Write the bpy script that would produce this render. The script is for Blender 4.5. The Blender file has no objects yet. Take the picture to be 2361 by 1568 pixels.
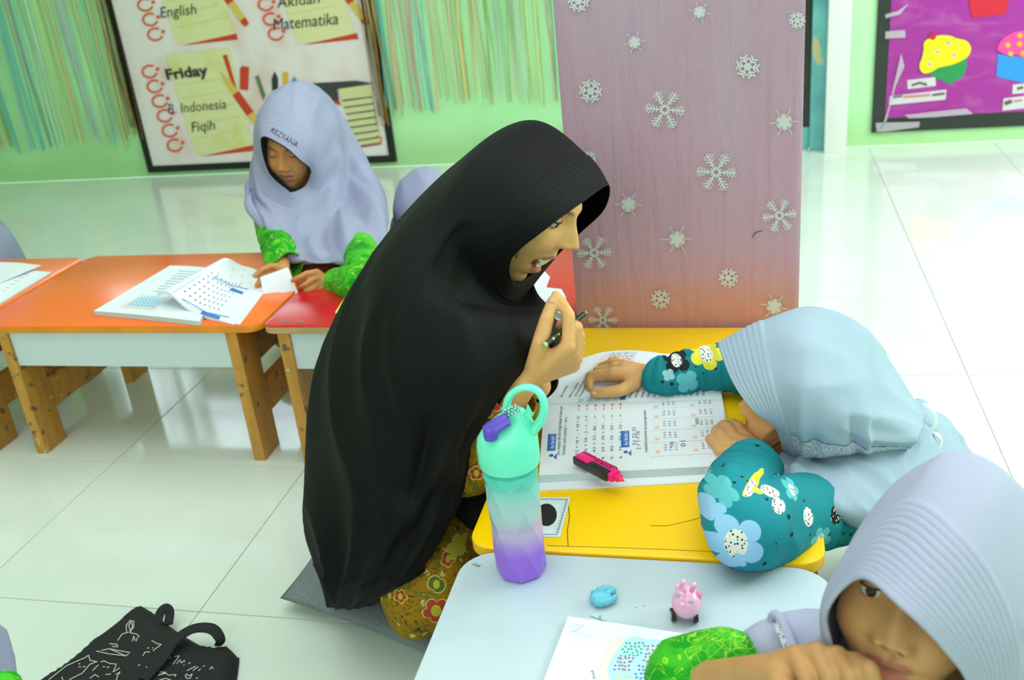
import bpy, bmesh, math, random
import numpy as np
from mathutils import Vector, Matrix, noise
random.seed(7)
C = bpy.context.scene.collection
PI = math.pi
# ---------------------------------------------------------------- camera, light, exposure
CP = np.array([0.0, 0.0, 1.147763721906894])
AR = np.array([0.9726468105288002, 0.21107765424847985, -0.09697631589780684])
AU = np.array([-0.0006545745920811669, 0.4199702153732271, 0.9075376519635251])
AF = np.array([-0.23228808299233825, 0.8826501243846988, -0.4086208565692898])
FPX, CX, CY = 2276.2934721437864, 1180.5, 784.0
def ray(u, v): return AF + AR*(u-CX)/FPX - AU*(v-CY)/FPX
def PZ(u, v, z=0.0):
    d = ray(u, v); return CP + d*((z-CP[2])/d[2])
def PY(u, v, y):
    d = ray(u, v); return CP + d*(y/d[1])
def PD(u, v, d): return CP + d*ray(u, v)
def px(p):
    q = np.array(p)-CP; z = q@AF
    return CX+FPX*(q@AR)/z, CY-FPX*(q@AU)/z, z
cam_d = bpy.data.cameras.new('camera'); cam = bpy.data.objects.new('camera', cam_d); C.objects.link(cam)
cam.matrix_world = Matrix(((AR[0], AU[0], -AF[0], CP[0]), (AR[1], AU[1], -AF[1], CP[1]), (AR[2], AU[2], -AF[2], CP[2]), (0, 0, 0, 1)))
cam_d.sensor_width = 36.0; cam_d.lens = FPX/2361*36.0
cam_d.dof.use_dof = True; cam_d.dof.focus_distance = 1.42; cam_d.dof.aperture_fstop = 6.3
cam_d.clip_start = 0.02; cam_d.clip_end = 60
bpy.context.scene.camera = cam
vs = bpy.context.scene.view_settings
vs.view_transform = 'Standard'; vs.look = 'None'; vs.gamma = 1.0; vs.exposure = 0.0
try: vs.use_curve_mapping = False
except Exception: pass
w = bpy.data.worlds.new('sky'); bpy.context.scene.world = w; w.use_nodes = True
bg = w.node_tree.nodes['Background']; bg.inputs[0].default_value = (0.85, 0.95, 1.0, 1); bg.inputs[1].default_value = 6.0
def area(name, loc, target, sx, sy, power, col):
    l = bpy.data.lights.new(name, 'AREA'); l.shape = 'RECTANGLE'; l.size = sx; l.size_y = sy; l.energy = power; l.color = col
    o = bpy.data.objects.new(name, l); C.objects.link(o); o.location = loc
    o.rotation_euler = (Vector(target)-Vector(loc)).to_track_quat('-Z', 'Y').to_euler()
    return o
area('daylight_window_right', (2.45, 2.75, 1.75), (0.95, 2.75, 0.0), 2.2, 1.0, 82, (0.98, 0.98, 1.0))
area('front_fill_light', (-0.4, -1.75, 2.0), (-0.4, 2.0, 0.5), 4.2, 1.6, 60, (1.0, 0.965, 1.0))  # added fill from behind the camera; the front wall has no window
area('ceiling_fill_light', (-0.5, 1.6, 2.92), (-0.5, 1.6, 0), 3.6, 3.0, 58, (1.0, 0.97, 0.99))  # added broad overhead fill, no fixture modelled

# ---------------------------------------------------------------- node expressions and materials
def lin(c):
    return tuple(((x/255)/12.92 if x/255 <= .04045 else (((x/255)+.055)/1.055)**2.4) for x in c)
class X:
    """a little algebra over shader sockets"""
    nt = None
    def __init__(s, v): s.v = v
    @staticmethod
    def m(op, *a, clamp=False):
        n = X.nt.nodes.new('ShaderNodeMath'); n.operation = op; n.use_clamp = clamp
        for i, q in enumerate(a):
            q = q.v if isinstance(q, X) else q
            if isinstance(q, (int, float)): n.inputs[i].default_value = q
            else: X.nt.links.new(q, n.inputs[i])
        return X(n.outputs[0])
    def __add__(s, o): return X.m('ADD', s, o)
    __radd__ = __add__
    def __sub__(s, o): return X.m('SUBTRACT', s, o)
    def __rsub__(s, o): return X.m('SUBTRACT', o, s)
    def __mul__(s, o): return X.m('MULTIPLY', s, o)
    __rmul__ = __mul__
    def __truediv__(s, o): return X.m('DIVIDE', s, o)
    def __lt__(s, o): return X.m('LESS_THAN', s, o)
    def __gt__(s, o): return X.m('GREATER_THAN', s, o)
    def sstep(s, a, b):
        n = X.nt.nodes.new('ShaderNodeMapRange'); n.interpolation_type = 'SMOOTHSTEP'
        X.nt.links.new(s.v, n.inputs[0]); n.inputs[1].default_value = a; n.inputs[2].default_value = b
        return X(n.outputs[0])
def mixc(a, b, f):
    n = X.nt.nodes.new('ShaderNodeMix'); n.data_type = 'RGBA'
    for q, i in ((f, 0), (a, 6), (b, 7)):
        q = q.v if isinstance(q, X) else q
        if isinstance(q, tuple): n.inputs[i].default_value = (*q[:3], 1)
        elif isinstance(q, (int, float)): n.inputs[i].default_value = q
        else: X.nt.links.new(q, n.inputs[i])
    return X(n.outputs[2])
def coords(kind='Object', scale=(1, 1, 1)):
    t = X.nt.nodes.new('ShaderNodeTexCoord'); mp = X.nt.nodes.new('ShaderNodeMapping'); mp.inputs['Scale'].default_value = scale
    X.nt.links.new(t.outputs[kind], mp.inputs[0]); return mp.outputs[0]
def xyz(vec):
    n = X.nt.nodes.new('ShaderNodeSeparateXYZ'); X.nt.links.new(vec, n.inputs[0]); return [X(o) for o in n.outputs]
def nz(vec, scale, detail=3, rough=.5, dist=0):
    n = X.nt.nodes.new('ShaderNodeTexNoise'); n.inputs['Scale'].default_value = scale; n.inputs['Detail'].default_value = detail
    n.inputs['Roughness'].default_value = rough; n.inputs['Distortion'].default_value = dist
    X.nt.links.new(vec, n.inputs[0]); return X(n.outputs[0])
def vor(vec, scale, feature='F1', out='Distance', rnd=1.0):
    n = X.nt.nodes.new('ShaderNodeTexVoronoi'); n.feature = feature; n.inputs['Scale'].default_value = scale; n.inputs['Randomness'].default_value = rnd
    X.nt.links.new(vec, n.inputs[0]); return X(n.outputs[out])
MATS = {}
def mat(name, col, rough=.5, spec=.5, fn=None, bump=None, metallic=0, emit=0, trans=0, alpha=1, sheen=0):
    """col: sRGB 0-255; fn(base colour) -> X colour; bump: (scale, strength, distance)"""
    m = bpy.data.materials.new(name); m.use_nodes = True; X.nt = m.node_tree
    b = m.node_tree.nodes['Principled BSDF']; c = lin(col)
    b.inputs['Base Color'].default_value = (*c, 1); b.inputs['Roughness'].default_value = rough
    b.inputs['Specular IOR Level'].default_value = spec; b.inputs['Metallic'].default_value = metallic
    if trans: b.inputs['Transmission Weight'].default_value = trans
    if sheen: b.inputs['Sheen Weight'].default_value = sheen; b.inputs['Sheen Roughness'].default_value = .5
    if alpha < 1: b.inputs['Alpha'].default_value = alpha
    if emit: b.inputs['Emission Color'].default_value = (*c, 1); b.inputs['Emission Strength'].default_value = emit
    if fn:
        r = fn(c); X.nt.links.new(r.v, b.inputs['Base Color'])
    if bump:
        h = bump[0]() if callable(bump[0]) else nz(coords(), bump[0], 4)
        bn = X.nt.nodes.new('ShaderNodeBump'); bn.inputs['Strength'].default_value = bump[1]; bn.inputs['Distance'].default_value = bump[2]
        X.nt.links.new(h.v, bn.inputs['Height']); X.nt.links.new(bn.outputs[0], b.inputs['Normal'])
    MATS[name] = m
    return m
def varied(amount=.12, scale=6, detail=4):
    def f(c):
        n = nz(coords(), scale, detail)
        return mixc(tuple(x*(1-amount) for x in c), tuple(min(1, x*(1+amount)) for x in c), n.sstep(.3, .7))
    return f
# ---------------------------------------------------------------- objects
def tag(o, label=None, cat=None, group=None, kind=None):
    for k, v in (('label', label), ('category', cat), ('group', group), ('kind', kind)):
        if v: o[k] = v
    return o
def thing(name, label, cat, loc=(0, 0, 0), group=None):
    o = bpy.data.objects.new(name, None); C.objects.link(o); o.location = tuple(float(q) for q in loc); o.empty_display_size = .05
    return tag(o, label, cat, group)
def link(name, me, m, parent=None, smooth=False, auto=None):
    o = bpy.data.objects.new(name, me); C.objects.link(o)
    if m is not None:
        if len(me.materials) == 0: me.materials.append(m)
    if smooth:
        me.polygons.foreach_set('use_smooth', [True]*len(me.polygons))
        if auto:
            try: me.set_sharp_from_angle(angle=math.radians(auto))
            except Exception: pass
    if parent is not None:
        o.parent = parent
        mw = Matrix.Identity(4); q = parent
        while q is not None: mw = (q.matrix_parent_inverse @ q.matrix_basis if q.parent else q.matrix_basis) @ mw; q = q.parent
        o.matrix_parent_inverse = mw.inverted()
    return o
def mesh(name, verts, faces, m=None, parent=None, smooth=False, auto=None):
    me = bpy.data.meshes.new(name); me.from_pydata([tuple(float(a) for a in v) for v in verts], [], faces); me.update()
    return link(name, me, m, parent, smooth, auto)
def from_bm(name, bm, m=None, parent=None, smooth=False, auto=None):
    bmesh.ops.recalc_face_normals(bm, faces=bm.faces)
    me = bpy.data.meshes.new(name); bm.to_mesh(me); bm.free()
    return link(name, me, m, parent, smooth, auto)
def bx(bm, x0, x1, y0, y1, z0, z1, bev=0, M=None):
    r = bmesh.ops.create_cube(bm, size=1)['verts']
    for v in r:
        v.co = Vector((x0+(v.co.x+.5)*(x1-x0), y0+(v.co.y+.5)*(y1-y0), z0+(v.co.z+.5)*(z1-z0)))
    if bev:
        es = list({e for v in r for e in v.link_edges})
        g = bmesh.ops.bevel(bm, geom=es, offset=bev, segments=2, affect='EDGES', profile=.7)
        r = list({v for f in g['faces'] for v in f.verts} | {v for v in r if v.is_valid})
    if M is not None:
        for v in r: v.co = M @ v.co
    return r
def box(name, x0, x1, y0, y1, z0, z1, m, parent=None, bev=0, smooth=False, M=None):
    bm = bmesh.new(); bx(bm, x0, x1, y0, y1, z0, z1, bev, M)
    return from_bm(name, bm, m, parent, smooth or bev > 0, 40)
def rrect(x0, x1, y0, y1, r, n=8, rr=None):
    pts = []
    rs = rr or [r]*4
    for (cx, cy, a0, q) in ((x1, y0, -90, rs[0]), (x1, y1, 0, rs[1]), (x0, y1, 90, rs[2]), (x0, y0, 180, rs[3])):
        ox = cx-q if cx == x1 else cx+q; oy = cy-q if cy == y1 else cy+q
        for i in range(n+1):
            a = math.radians(a0+90*i/n); pts.append((ox+q*math.cos(a), oy+q*math.sin(a)))
    return pts
def slab(name, pts, z0, z1, m, parent=None, m_side=None, bev=.002):
    """extruded outline, edge loop bevelled, optional second material on the sides"""
    bm = bmesh.new(); vs_ = [bm.verts.new((x, y, z0)) for x, y in pts]; f = bm.faces.new(vs_)
    g = bmesh.ops.extrude_face_region(bm, geom=[f]); up = [v for v in g['geom'] if isinstance(v, bmesh.types.BMVert)]
    for v in up: v.co.z = z1
    bmesh.ops.recalc_face_normals(bm, faces=bm.faces)
    if bev:
        es = [e for e in bm.edges if all(abs(v.co.z-z1) < 1e-6 for v in e.verts)]
        bmesh.ops.bevel(bm, geom=es, offset=bev, segments=2, affect='EDGES', profile=.5)
    o = from_bm(name, bm, m, parent, True, 40)
    if m_side:
        o.data.materials.append(m_side)
        for p in o.data.polygons:
            if p.normal.z < .35: p.material_index = 1
    return o
def cr(P, t, closed=False):
    """Catmull-Rom through points (k,3...) at parameter t in index units"""
    n = len(P); i = int(math.floor(t)); f = t-i
    if closed: ix = [(i+k) % n for k in (-1, 0, 1, 2)]
    else:
        i = max(0, min(n-2, i)); f = t-i; ix = [max(0, min(n-1, i+k)) for k in (-1, 0, 1, 2)]
    a, b, c, d = (P[k] for k in ix)
    return .5*((2*b)+(c-a)*f+(2*a-5*b+4*c-d)*f*f+(3*b-a-3*c+d)*f**3)
def tube_geo(pts, rad, n=12, sub=4, caps=True, flat=1.0, up=None):
    P = np.array(pts, float); Rr = np.array(rad if hasattr(rad, '__len__') else [rad]*len(P), float)
    ts = np.linspace(0, len(P)-1, (len(P)-1)*sub+1) if sub > 1 else np.arange(len(P), dtype=float)
    L = np.array([cr(P, t) for t in ts]) if len(P) > 2 else np.array([P[0]+(P[1]-P[0])*t for t in ts])
    RR = np.interp(ts, range(len(P)), Rr)
    V = []; Fc = []; prev = np.array(up, float) if up is not None else None
    for i in range(len(L)):
        T = L[min(i+1, len(L)-1)]-L[max(i-1, 0)]; T /= np.linalg.norm(T)+1e-12
        if prev is None: prev = np.array([0, 0, 1.]) if abs(T[2]) < .9 else np.array([1., 0, 0])
        A = prev-T*(prev@T); A /= np.linalg.norm(A)+1e-12; B = np.cross(T, A); prev = A
        for k in range(n):
            a = 2*PI*k/n; V.append(L[i]+A*math.cos(a)*RR[i]*flat+B*math.sin(a)*RR[i])
    for i in range(len(L)-1):
        for k in range(n):
            a = i*n+k; b = i*n+(k+1) % n; Fc.append((a, b, b+n, a+n))
    if caps:
        V.append(L[0]); V.append(L[-1]); c0 = len(V)-2
        for k in range(n):
            Fc.append((c0, (k+1) % n, k)); q = (len(L)-1)*n; Fc.append((c0+1, q+k, q+(k+1) % n))
    return V, Fc
def tube(name, pts, rad, m, parent=None, n=12, sub=4, caps=True, flat=1.0, up=None):
    V, Fc = tube_geo(pts, rad, n, sub, caps, flat, up)
    return mesh(name, V, Fc, m, parent, True, 60)
def capsule_geo(p0, r0, p1, r1, n=20):
    p0 = np.array(p0, float); p1 = np.array(p1, float); T = p1-p0; L = np.linalg.norm(T); T = T/(L+1e-12)
    A = np.array([0, 0, 1.]) if abs(T[2]) < .9 else np.array([1., 0, 0]); A -= T*(A@T); A /= np.linalg.norm(A); B = np.cross(T, A)
    V = []; rows = []
    for k in range(1, 6): a = -PI/2+PI/2*k/6; rows.append((p0+T*math.sin(a)*r0, math.cos(a)*r0))
    rows.append((p0, r0)); rows.append((p1, r1))
    for k in range(1, 6): a = PI/2*k/6; rows.append((p1+T*math.sin(a)*r1, math.cos(a)*r1))
    for c, r in rows:
        for k in range(n): a = 2*PI*k/n; V.append(c+(A*math.cos(a)+B*math.sin(a))*r)
    Fc = []
    for i in range(len(rows)-1):
        for k in range(n): a = i*n+k; b = i*n+(k+1) % n; Fc.append((a, b, b+n, a+n))
    V.append(p0-T*r0); V.append(p1+T*r1); c0 = len(V)-2
    for k in range(n): Fc.append((c0, (k+1) % n, k)); q = (len(rows)-1)*n; Fc.append((c0+1, q+k, q+(k+1) % n))
    return V, Fc
def ellipsoid_geo(c, rx, ry, rz, M=None, n=20):
    V = []; Fc = []; c = np.array(c, float)
    M = np.eye(3) if M is None else np.array(M)
    V.append(c+M@np.array([0, 0, -rz]))
    for i in range(1, n):
        a = -PI/2+PI*i/n
        for k in range(n):
            b = 2*PI*k/n; V.append(c+M@np.array([rx*math.cos(a)*math.cos(b), ry*math.cos(a)*math.sin(b), rz*math.sin(a)]))
    V.append(c+M@np.array([0, 0, rz]))
    for i in range(n-2):
        for k in range(n): a = 1+i*n+k; b = 1+i*n+(k+1) % n; Fc.append((a, b, b+n, a+n))
    for k in range(n): Fc.append((0, 1+(k+1) % n, 1+k)); q = 1+(n-2)*n; Fc.append((len(V)-1, q+k, q+(k+1) % n))
    return V, Fc
def blob_mesh(segs, voxel=.006, smooth=6, fac=.5):
    """segs: ('c',p0,r0,p1,r1) tapered capsules or ('e',c,rx,ry,rz[,M]) ellipsoids -> one continuous voxel-merged mesh"""
    V = []; Fc = []
    for s in segs:
        v, f = capsule_geo(*s[1:]) if s[0] == 'c' else ellipsoid_geo(*s[1:])
        o = len(V); V += v; Fc += [tuple(i+o for i in q) for q in f]
    me = bpy.data.meshes.new('tmp'); me.from_pydata([tuple(float(a) for a in v) for v in V], [], Fc); me.update()
    ob = bpy.data.objects.new('tmp', me); C.objects.link(ob)
    r = ob.modifiers.new('r', 'REMESH'); r.mode = 'VOXEL'; r.voxel_size = voxel
    if smooth: s = ob.modifiers.new('s', 'SMOOTH'); s.factor = fac; s.iterations = smooth
    dg = bpy.context.evaluated_depsgraph_get(); out = bpy.data.meshes.new_from_object(ob.evaluated_get(dg))
    bpy.data.objects.remove(ob); bpy.data.meshes.remove(me)
    return out
def chain(pts, rads):
    return [('c', pts[i], rads[i], pts[i+1], rads[i+1]) for i in range(len(pts)-1)]
def blob(name, segs, m, parent=None, voxel=.006, smooth=6, wrinkle=None):
    me = blob_mesh(segs, voxel, smooth); me.name = name
    if wrinkle:
        amp, sc, dirv = wrinkle; n = len(me.vertices)
        co = np.empty(n*3); me.vertices.foreach_get('co', co); co = co.reshape(-1, 3)
        no = np.empty(n*3); me.vertices.foreach_get('normal', no); no = no.reshape(-1, 3)
        dv = np.array(dirv, float)
        for i in range(n):
            q = co[i]*dv*sc; h = 1-abs(noise.noise(Vector(q)))*2; co[i] += no[i]*amp*h
        me.vertices.foreach_set('co', co.ravel()); me.update()
    me.materials.clear()
    return link(name, me, m, parent, True)
# flat printing: outlines and lettering laid on a surface through a mapping function
def print_poly(name, pts2, mapf, m, parent, lift=0):
    return mesh(name, [mapf(p[0], p[1], lift) for p in pts2], [tuple(range(len(pts2)))], m, parent)
def print_many(name, polys, mapf, m, parent, lift=0):
    V = []; Fc = []
    for k, pts in enumerate(polys):          # each shape a hair above the one before
        o = len(V); W3 = [np.array(mapf(p[0], p[1], lift), float) for p in pts]
        n = np.cross(W3[1]-W3[0], W3[2]-W3[0]); n /= np.linalg.norm(n)+1e-12
        if n@(CP-W3[0]) < 0: n = -n
        V += [q+n*(k % 60)*5e-6 for q in W3]; Fc.append(tuple(range(o, o+len(pts))))
    ob = mesh(name, V, Fc, m, parent)
    if len(polys) > 1: ob['kind'] = 'stuff'
    return ob
_tc = {}
def text_geo(s, bold=0.0, shear=0.0):
    k = (s, bold, shear)
    if k in _tc: return _tc[k]
    cu = bpy.data.curves.new('t', 'FONT'); cu.body = s; cu.size = 1; cu.offset = bold; cu.shear = shear; cu.resolution_u = 2
    o = bpy.data.objects.new('t', cu); C.objects.link(o); dg = bpy.context.evaluated_depsgraph_get(); dg.update()
    me = bpy.data.meshes.new_from_object(o.evaluated_get(dg))
    V = [(v.co.x, v.co.y) for v in me.vertices]; Fc = [tuple(p.vertices) for p in me.polygons]
    bpy.data.objects.remove(o); bpy.data.curves.remove(cu); bpy.data.meshes.remove(me)
    w_ = max(v[0] for v in V) if V else 1
    _tc[k] = (V, Fc, w_)
    return _tc[k]
def text_on(name, items, mapf, m, parent, lift=0, bold=0, shear=0):
    """items: (string, x, y, width, height or None, dirx, diry) in surface coordinates; one mesh"""
    V = []; Fc = []
    for it in items:
        s, x, y, wd, ht, dx, dy = it
        g, f, gw = text_geo(s, bold, shear); k = wd/gw; kh = (ht if ht else k)
        o = len(V)
        for a, b in g: V.append(mapf(x+a*k*dx-b*kh*dy, y+a*k*dy+b*kh*dx, lift))
        Fc += [tuple(i+o for i in q) for q in f]
    ob = mesh(name, V, Fc, m, parent); ob['kind'] = 'stuff'
    return ob
def circ(x, y, r, n=10, ry=None, rot=0):
    ry = ry or r; c, s = math.cos(rot), math.sin(rot)
    return [(x+r*math.cos(2*PI*k/n)*c-ry*math.sin(2*PI*k/n)*s, y+r*math.cos(2*PI*k/n)*s+ry*math.sin(2*PI*k/n)*c) for k in range(n)]
def stroke(pts, wd):
    """a 2D polyline as thin quads"""
    out = []
    for (x0, y0), (x1, y1) in zip(pts, pts[1:]):
        dx, dy = x1-x0, y1-y0; L = math.hypot(dx, dy)+1e-9; nx, ny = -dy/L*wd/2, dx/L*wd/2; ex, ey = dx/L*wd*.2, dy/L*wd*.2
        out.append([(x0-nx-ex, y0-ny-ey), (x1-nx+ex, y1-ny+ey), (x1+nx+ex, y1+ny+ey), (x0+nx-ex, y0+ny-ey)])
    return out
# ---------------------------------------------------------------- materials
TX0, TY0, TS = -1.4878, 1.7805, 0.5
m_tile = mat('glazed tile', (218, 230, 222), .09, .55, fn=varied(.035, 3.5))
m_grout = mat('grout', (168, 172, 140), .8)
def wallcol(c):
    z = xyz(coords())[2]; n = nz(coords(), 3, 5)
    base = mixc(c, tuple(x*.88 for x in c), n.sstep(.35, .75))
    foot_tint = (z*-1+.16+n*.12).sstep(0, .18)  # uneven olive tint, stronger towards the floor
    return mixc(base, lin((150, 175, 95)), foot_tint*.35)
m_wall = mat('green wall paint', (184, 240, 182), .45, .4, fn=wallcol, bump=(28, .12, .004))
m_white = mat('white paint', (224, 228, 226), .4)
m_ceil = mat('ceiling paint', (228, 232, 228), .7)
m_teal = mat('worn teal paint', (120, 200, 200), .5, fn=lambda c: mixc(mixc(c, lin((96, 168, 176)), nz(coords(), 7, 4).sstep(.4, .7)), lin((208, 200, 150)), nz(coords(scale=(1, 1, .5)), 9, 2).sstep(.64, .68)))
m_dark = mat('dark screen', (40, 44, 42), .25, fn=lambda c: mixc(c, lin((78, 84, 80)), nz(coords(scale=(1, 1, .4)), 5, 2).sstep(.45, .8)))
m_black = mat('black tape', (18, 19, 18), .5)
m_frame = mat('black board border', (14, 15, 14), .45)
m_glass = mat('window glass', (235, 245, 250), .05, trans=1.0)
m_alu = mat('window frame', (200, 205, 205), .4)
# ---------------------------------------------------------------- room
XL, XR, YB, YF, ZC = -5.2, 2.9, 4.5, -2.0, 3.0
fl = tag(box('floor', XL, XR, YF, YB, -.06, -.0016, m_grout), kind='structure')
bm = bmesh.new(); bx(bm, .0011, TS-.0011, .0011, TS-.0011, -.008, 0, .0007); tme = bpy.data.meshes.new('tile'); bmesh.ops.recalc_face_normals(bm, faces=bm.faces); bm.to_mesh(tme); bm.free(); tme.materials.append(m_tile)
i0 = int(math.floor((XL-TX0)/TS)); i1 = int(math.floor((XR-TX0)/TS)); j0 = int(math.floor((0-TY0)/TS)); j1 = int(math.floor((YB-TY0)/TS))
for i in range(i0, i1+1):
    for j in range(j0-3, j1+1):
        x, y = TX0+i*TS, TY0+j*TS
        if y >= YF and (x < XL or y+TS > YB or x+TS > XR):          # cut tiles along the walls
            xa, xb, ya, yb = max(x, XL)+.0011, min(x+TS, XR)-.0011, y+.0011, min(y+TS, YB)-.0011
            if xb-xa > .01 and yb-ya > .01: box('tile', xa, xb, ya, yb, -.008, 0, m_tile, fl)
            continue
        if y < YF: continue
        o = bpy.data.objects.new('tile', tme); C.objects.link(o); o.location = (x, y, 0); o.parent = fl
# back wall with two high windows and a doorway
W1 = (-3.66, -2.35, 1.10, 1.76); W2 = (.86, 2.55, 1.17, 1.95)
DX0, DX1, DZ = -.42, .335, 2.05
bm = bmesh.new()
def wseg(x0, x1, z0, z1): bx(bm, x0, x1, YB, YB+.15, z0, z1)
wseg(XL, W1[0], 0, ZC); wseg(W1[0], W1[1], 0, W1[2]); wseg(W1[0], W1[1], W1[3], ZC); wseg(W1[1], DX0, 0, ZC)
wseg(DX0, DX1, DZ, ZC); wseg(DX1, W2[0], 0, ZC); wseg(W2[0], W2[1], 0, W2[2]); wseg(W2[0], W2[1], W2[3], ZC); wseg(W2[1], XR, 0, ZC)
tag(from_bm('wall_back', bm, m_wall), kind='structure')
tag(box('wall_left', XL-.15, XL, YF, YB+.15, 0, ZC, m_wall), kind='structure')
tag(box('wall_right', XR, XR+.15, YF, YB+.15, 0, ZC, m_wall), kind='structure')
tag(box('wall_front', XL-.15, XR+.15, YF-.15, YF, 0, ZC, m_wall), kind='structure')
tag(box('ceiling', XL-.15, XR+.15, YF-.15, YB+.15, ZC, ZC+.1, m_ceil), kind='structure')
for n, (a, b, c, d), k in (('window_1', W1, 3), ('window_2', W2, 6)):
    bm = bmesh.new(); t = .035
    bx(bm, a, b, YB+.03, YB+.09, c, c+t); bx(bm, a, b, YB+.03, YB+.09, d-t, d); bx(bm, a, a+t, YB+.03, YB+.09, c, d); bx(bm, b-t, b, YB+.03, YB+.09, c, d)
    wd = tag(from_bm(n, bm, m_alu), kind='structure')
    for i in range(1, k):
        x = a+(b-a)*i/k; box('mullion', x-.008, x+.008, YB+.035, YB+.085, c+t, d-t, m_alu, wd)
    for z in ((c+d)/2,): box('transom', a+t, b-t, YB+.037, YB+.083, z-.007, z+.007, m_alu, wd)
    box('pane', a+t, b-t, YB+.057, YB+.061, c+t, d-t, m_glass, wd)
# doorway: teal frame with a dark panel, white pillar beside it
dr = tag(box('door_1', DX0, DX1, YB+.02, YB+.06, 0, DZ, m_teal), kind='structure')
box('door_panel', DX0+.07, .262, YB-.002, YB+.0195, .10, 1.98, m_dark, dr)
bm = bmesh.new(); bx(bm, .2625, .335, YB-.03, YB+.0195, 0, DZ, .006); bx(bm, DX0, DX0+.0695, YB-.03, YB+.0195, 0, DZ, .006); bx(bm, DX0+.07, .262, YB-.03, YB+.0195, DZ-.07, DZ, .006)
from_bm('door_frame', bm, m_teal, dr, True, 40)
box('bottom_rail', DX0+.07, .262, YB-.012, YB+.0195, 0, .099, m_teal, dr, .004)
tag(box('trim_1', .322, .413, YB-.09, YB, 0, ZC, m_white, None, .003), kind='structure')
# ---------------------------------------------------------------- timetable board
YP = YB-.012
def wp(off):
    def f(u, v, l=0): return PY(u, v, YP-off-l)
    return f
m_poster = mat('poster print', (236, 224, 228), .35, fn=lambda c: mixc(c, lin((228, 190, 182)), nz(coords(), 4.5, 4).sstep(.48, .75)*.75))
m_note = mat('cream note paper', (226, 222, 172), .45, fn=lambda c: mixc(c, lin((216, 212, 130)), nz(coords(), 9, 3).sstep(.5, .8)))
m_noteline = mat('note ruling', (214, 208, 140), .5)
m_ring = mat('orange ring print', (228, 84, 44), .45)
m_redp = mat('red print', (208, 62, 34), .45)
m_pencily = mat('yellow pencil print', (222, 190, 92), .45)
m_ink = mat('dark lettering', (50, 48, 52), .5)
m_steel = mat('grey print', (62, 58, 66), .5); m_green2 = mat('green print', (92, 122, 84), .5); m_blue2 = mat('blue print', (70, 150, 200), .5); m_orng = mat('amber print', (232, 170, 60), .5)
m_page = mat('printed page edge', (214, 212, 158), .5); m_shirt_white = mat('white print', (232, 230, 226), .5)
A = PY(343, 396, YP); B = PY(915, 374, YP); bw0, bw1, bz = A[0], B[0], A[2]-.004
tb = thing('timetable_board', 'white class timetable board with black border, reading Friday and Matematika, on green wall', 'board', ((bw0+bw1)/2, YP, bz))
bt = .034; ZT = 1.3
bm = bmesh.new(); bx(bm, bw0, bw1, YP-.008, YB-.0003, bz, bz+bt, .002); bx(bm, bw0, bw1, YP-.008, YB-.0003, ZT-bt, ZT, .002); bx(bm, bw0, bw0+bt, YP-.008, YB-.0003, bz+bt, ZT-bt, .002); bx(bm, bw1-bt, bw1, YP-.008, YB-.0003, bz+bt, ZT-bt, .002)
from_bm('border', bm, m_frame, tb, True, 40)
box('poster_sheet', bw0+bt, bw1-bt, YP-.001, YB-.001, bz+bt, ZT-bt, m_poster, tb)
def note(x0, y0, dx, dy, cut=0):
    """one notebook note; (x0,y0) pixel of its top left, sheared like the printed ones"""
    f = wp(.003)
    P = [(x0, y0+12), (x0+145, y0-6), (x0+160, y0+60), (x0+205, y0+228), (x0+68, y0+243), (x0+30, y0+120)]
    P = [(a+dx, b+dy) for a, b in P]
    print_poly('note', P, f, m_note, tb)
    ln = []
    for k in range(6):
        t = .16+k*.135; a = (P[0][0]+12+t*62, P[0][1]+t*232); b = (P[0][0]+132+t*50, P[0][1]+t*220-13)
        ln += stroke([a, b], 2.2)
    print_many('ruling', ln, wp(.0036), m_noteline, tb)
    print_many('red_band', [[(P[4][0]+12, P[4][1]+3), (P[3][0]+2, P[3][1]-10), (P[3][0]+6, P[3][1]+4)]], wp(.0034), m_redp, tb)
    rg = []
    for k in range(6):
        cx_, cy_ = x0+dx-38+k*11.6, y0+dy+50+k*34
        rg += stroke([(cx_+20*math.cos(a)*.85, cy_+14*math.sin(a)) for a in np.linspace(.3, 5.2, 12)], 4.5); rg.append(circ(cx_+18, cy_-6, 4.5))
    print_many('ring', rg, wp(.0045), m_ring, tb)
    # pencil
    ax, ay, bx_, by_ = x0+dx+128, y0+dy+55, x0+dx+228, y0+dy+195
    def q(t0, t1, w0, w1):
        ux, uy = bx_-ax, by_-ay; L = math.hypot(ux, uy); nx, ny = -uy/L, ux/L
        a = (ax+ux*t0, ay+uy*t0); b = (ax+ux*t1, ay+uy*t1)
        return [(a[0]-nx*w0, a[1]-ny*w0), (b[0]-nx*w1, b[1]-ny*w1), (b[0]+nx*w1, b[1]+ny*w1), (a[0]+nx*w0, a[1]+ny*w0)]
    print_many('pencil_body', [q(-.05, .12, .5, 7), q(.12, .32, 7, 8), q(.66, .93, 8, 8)], wp(.005), m_pencily, tb)
    print_many('pencil_grip', [q(.32, .66, 9, 9), q(.93, 1.03, 8, 6)], wp(.0052), m_redp, tb)
note(383, 115, 0, 0); note(383, 115, -45, -256); note(383, 115, 233, -257)
print_many('red_strip', [[(513, 128), (523, 125), (556, 240), (548, 236)]], wp(.0044), m_redp, tb)
F0 = wp(.0055)
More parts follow.
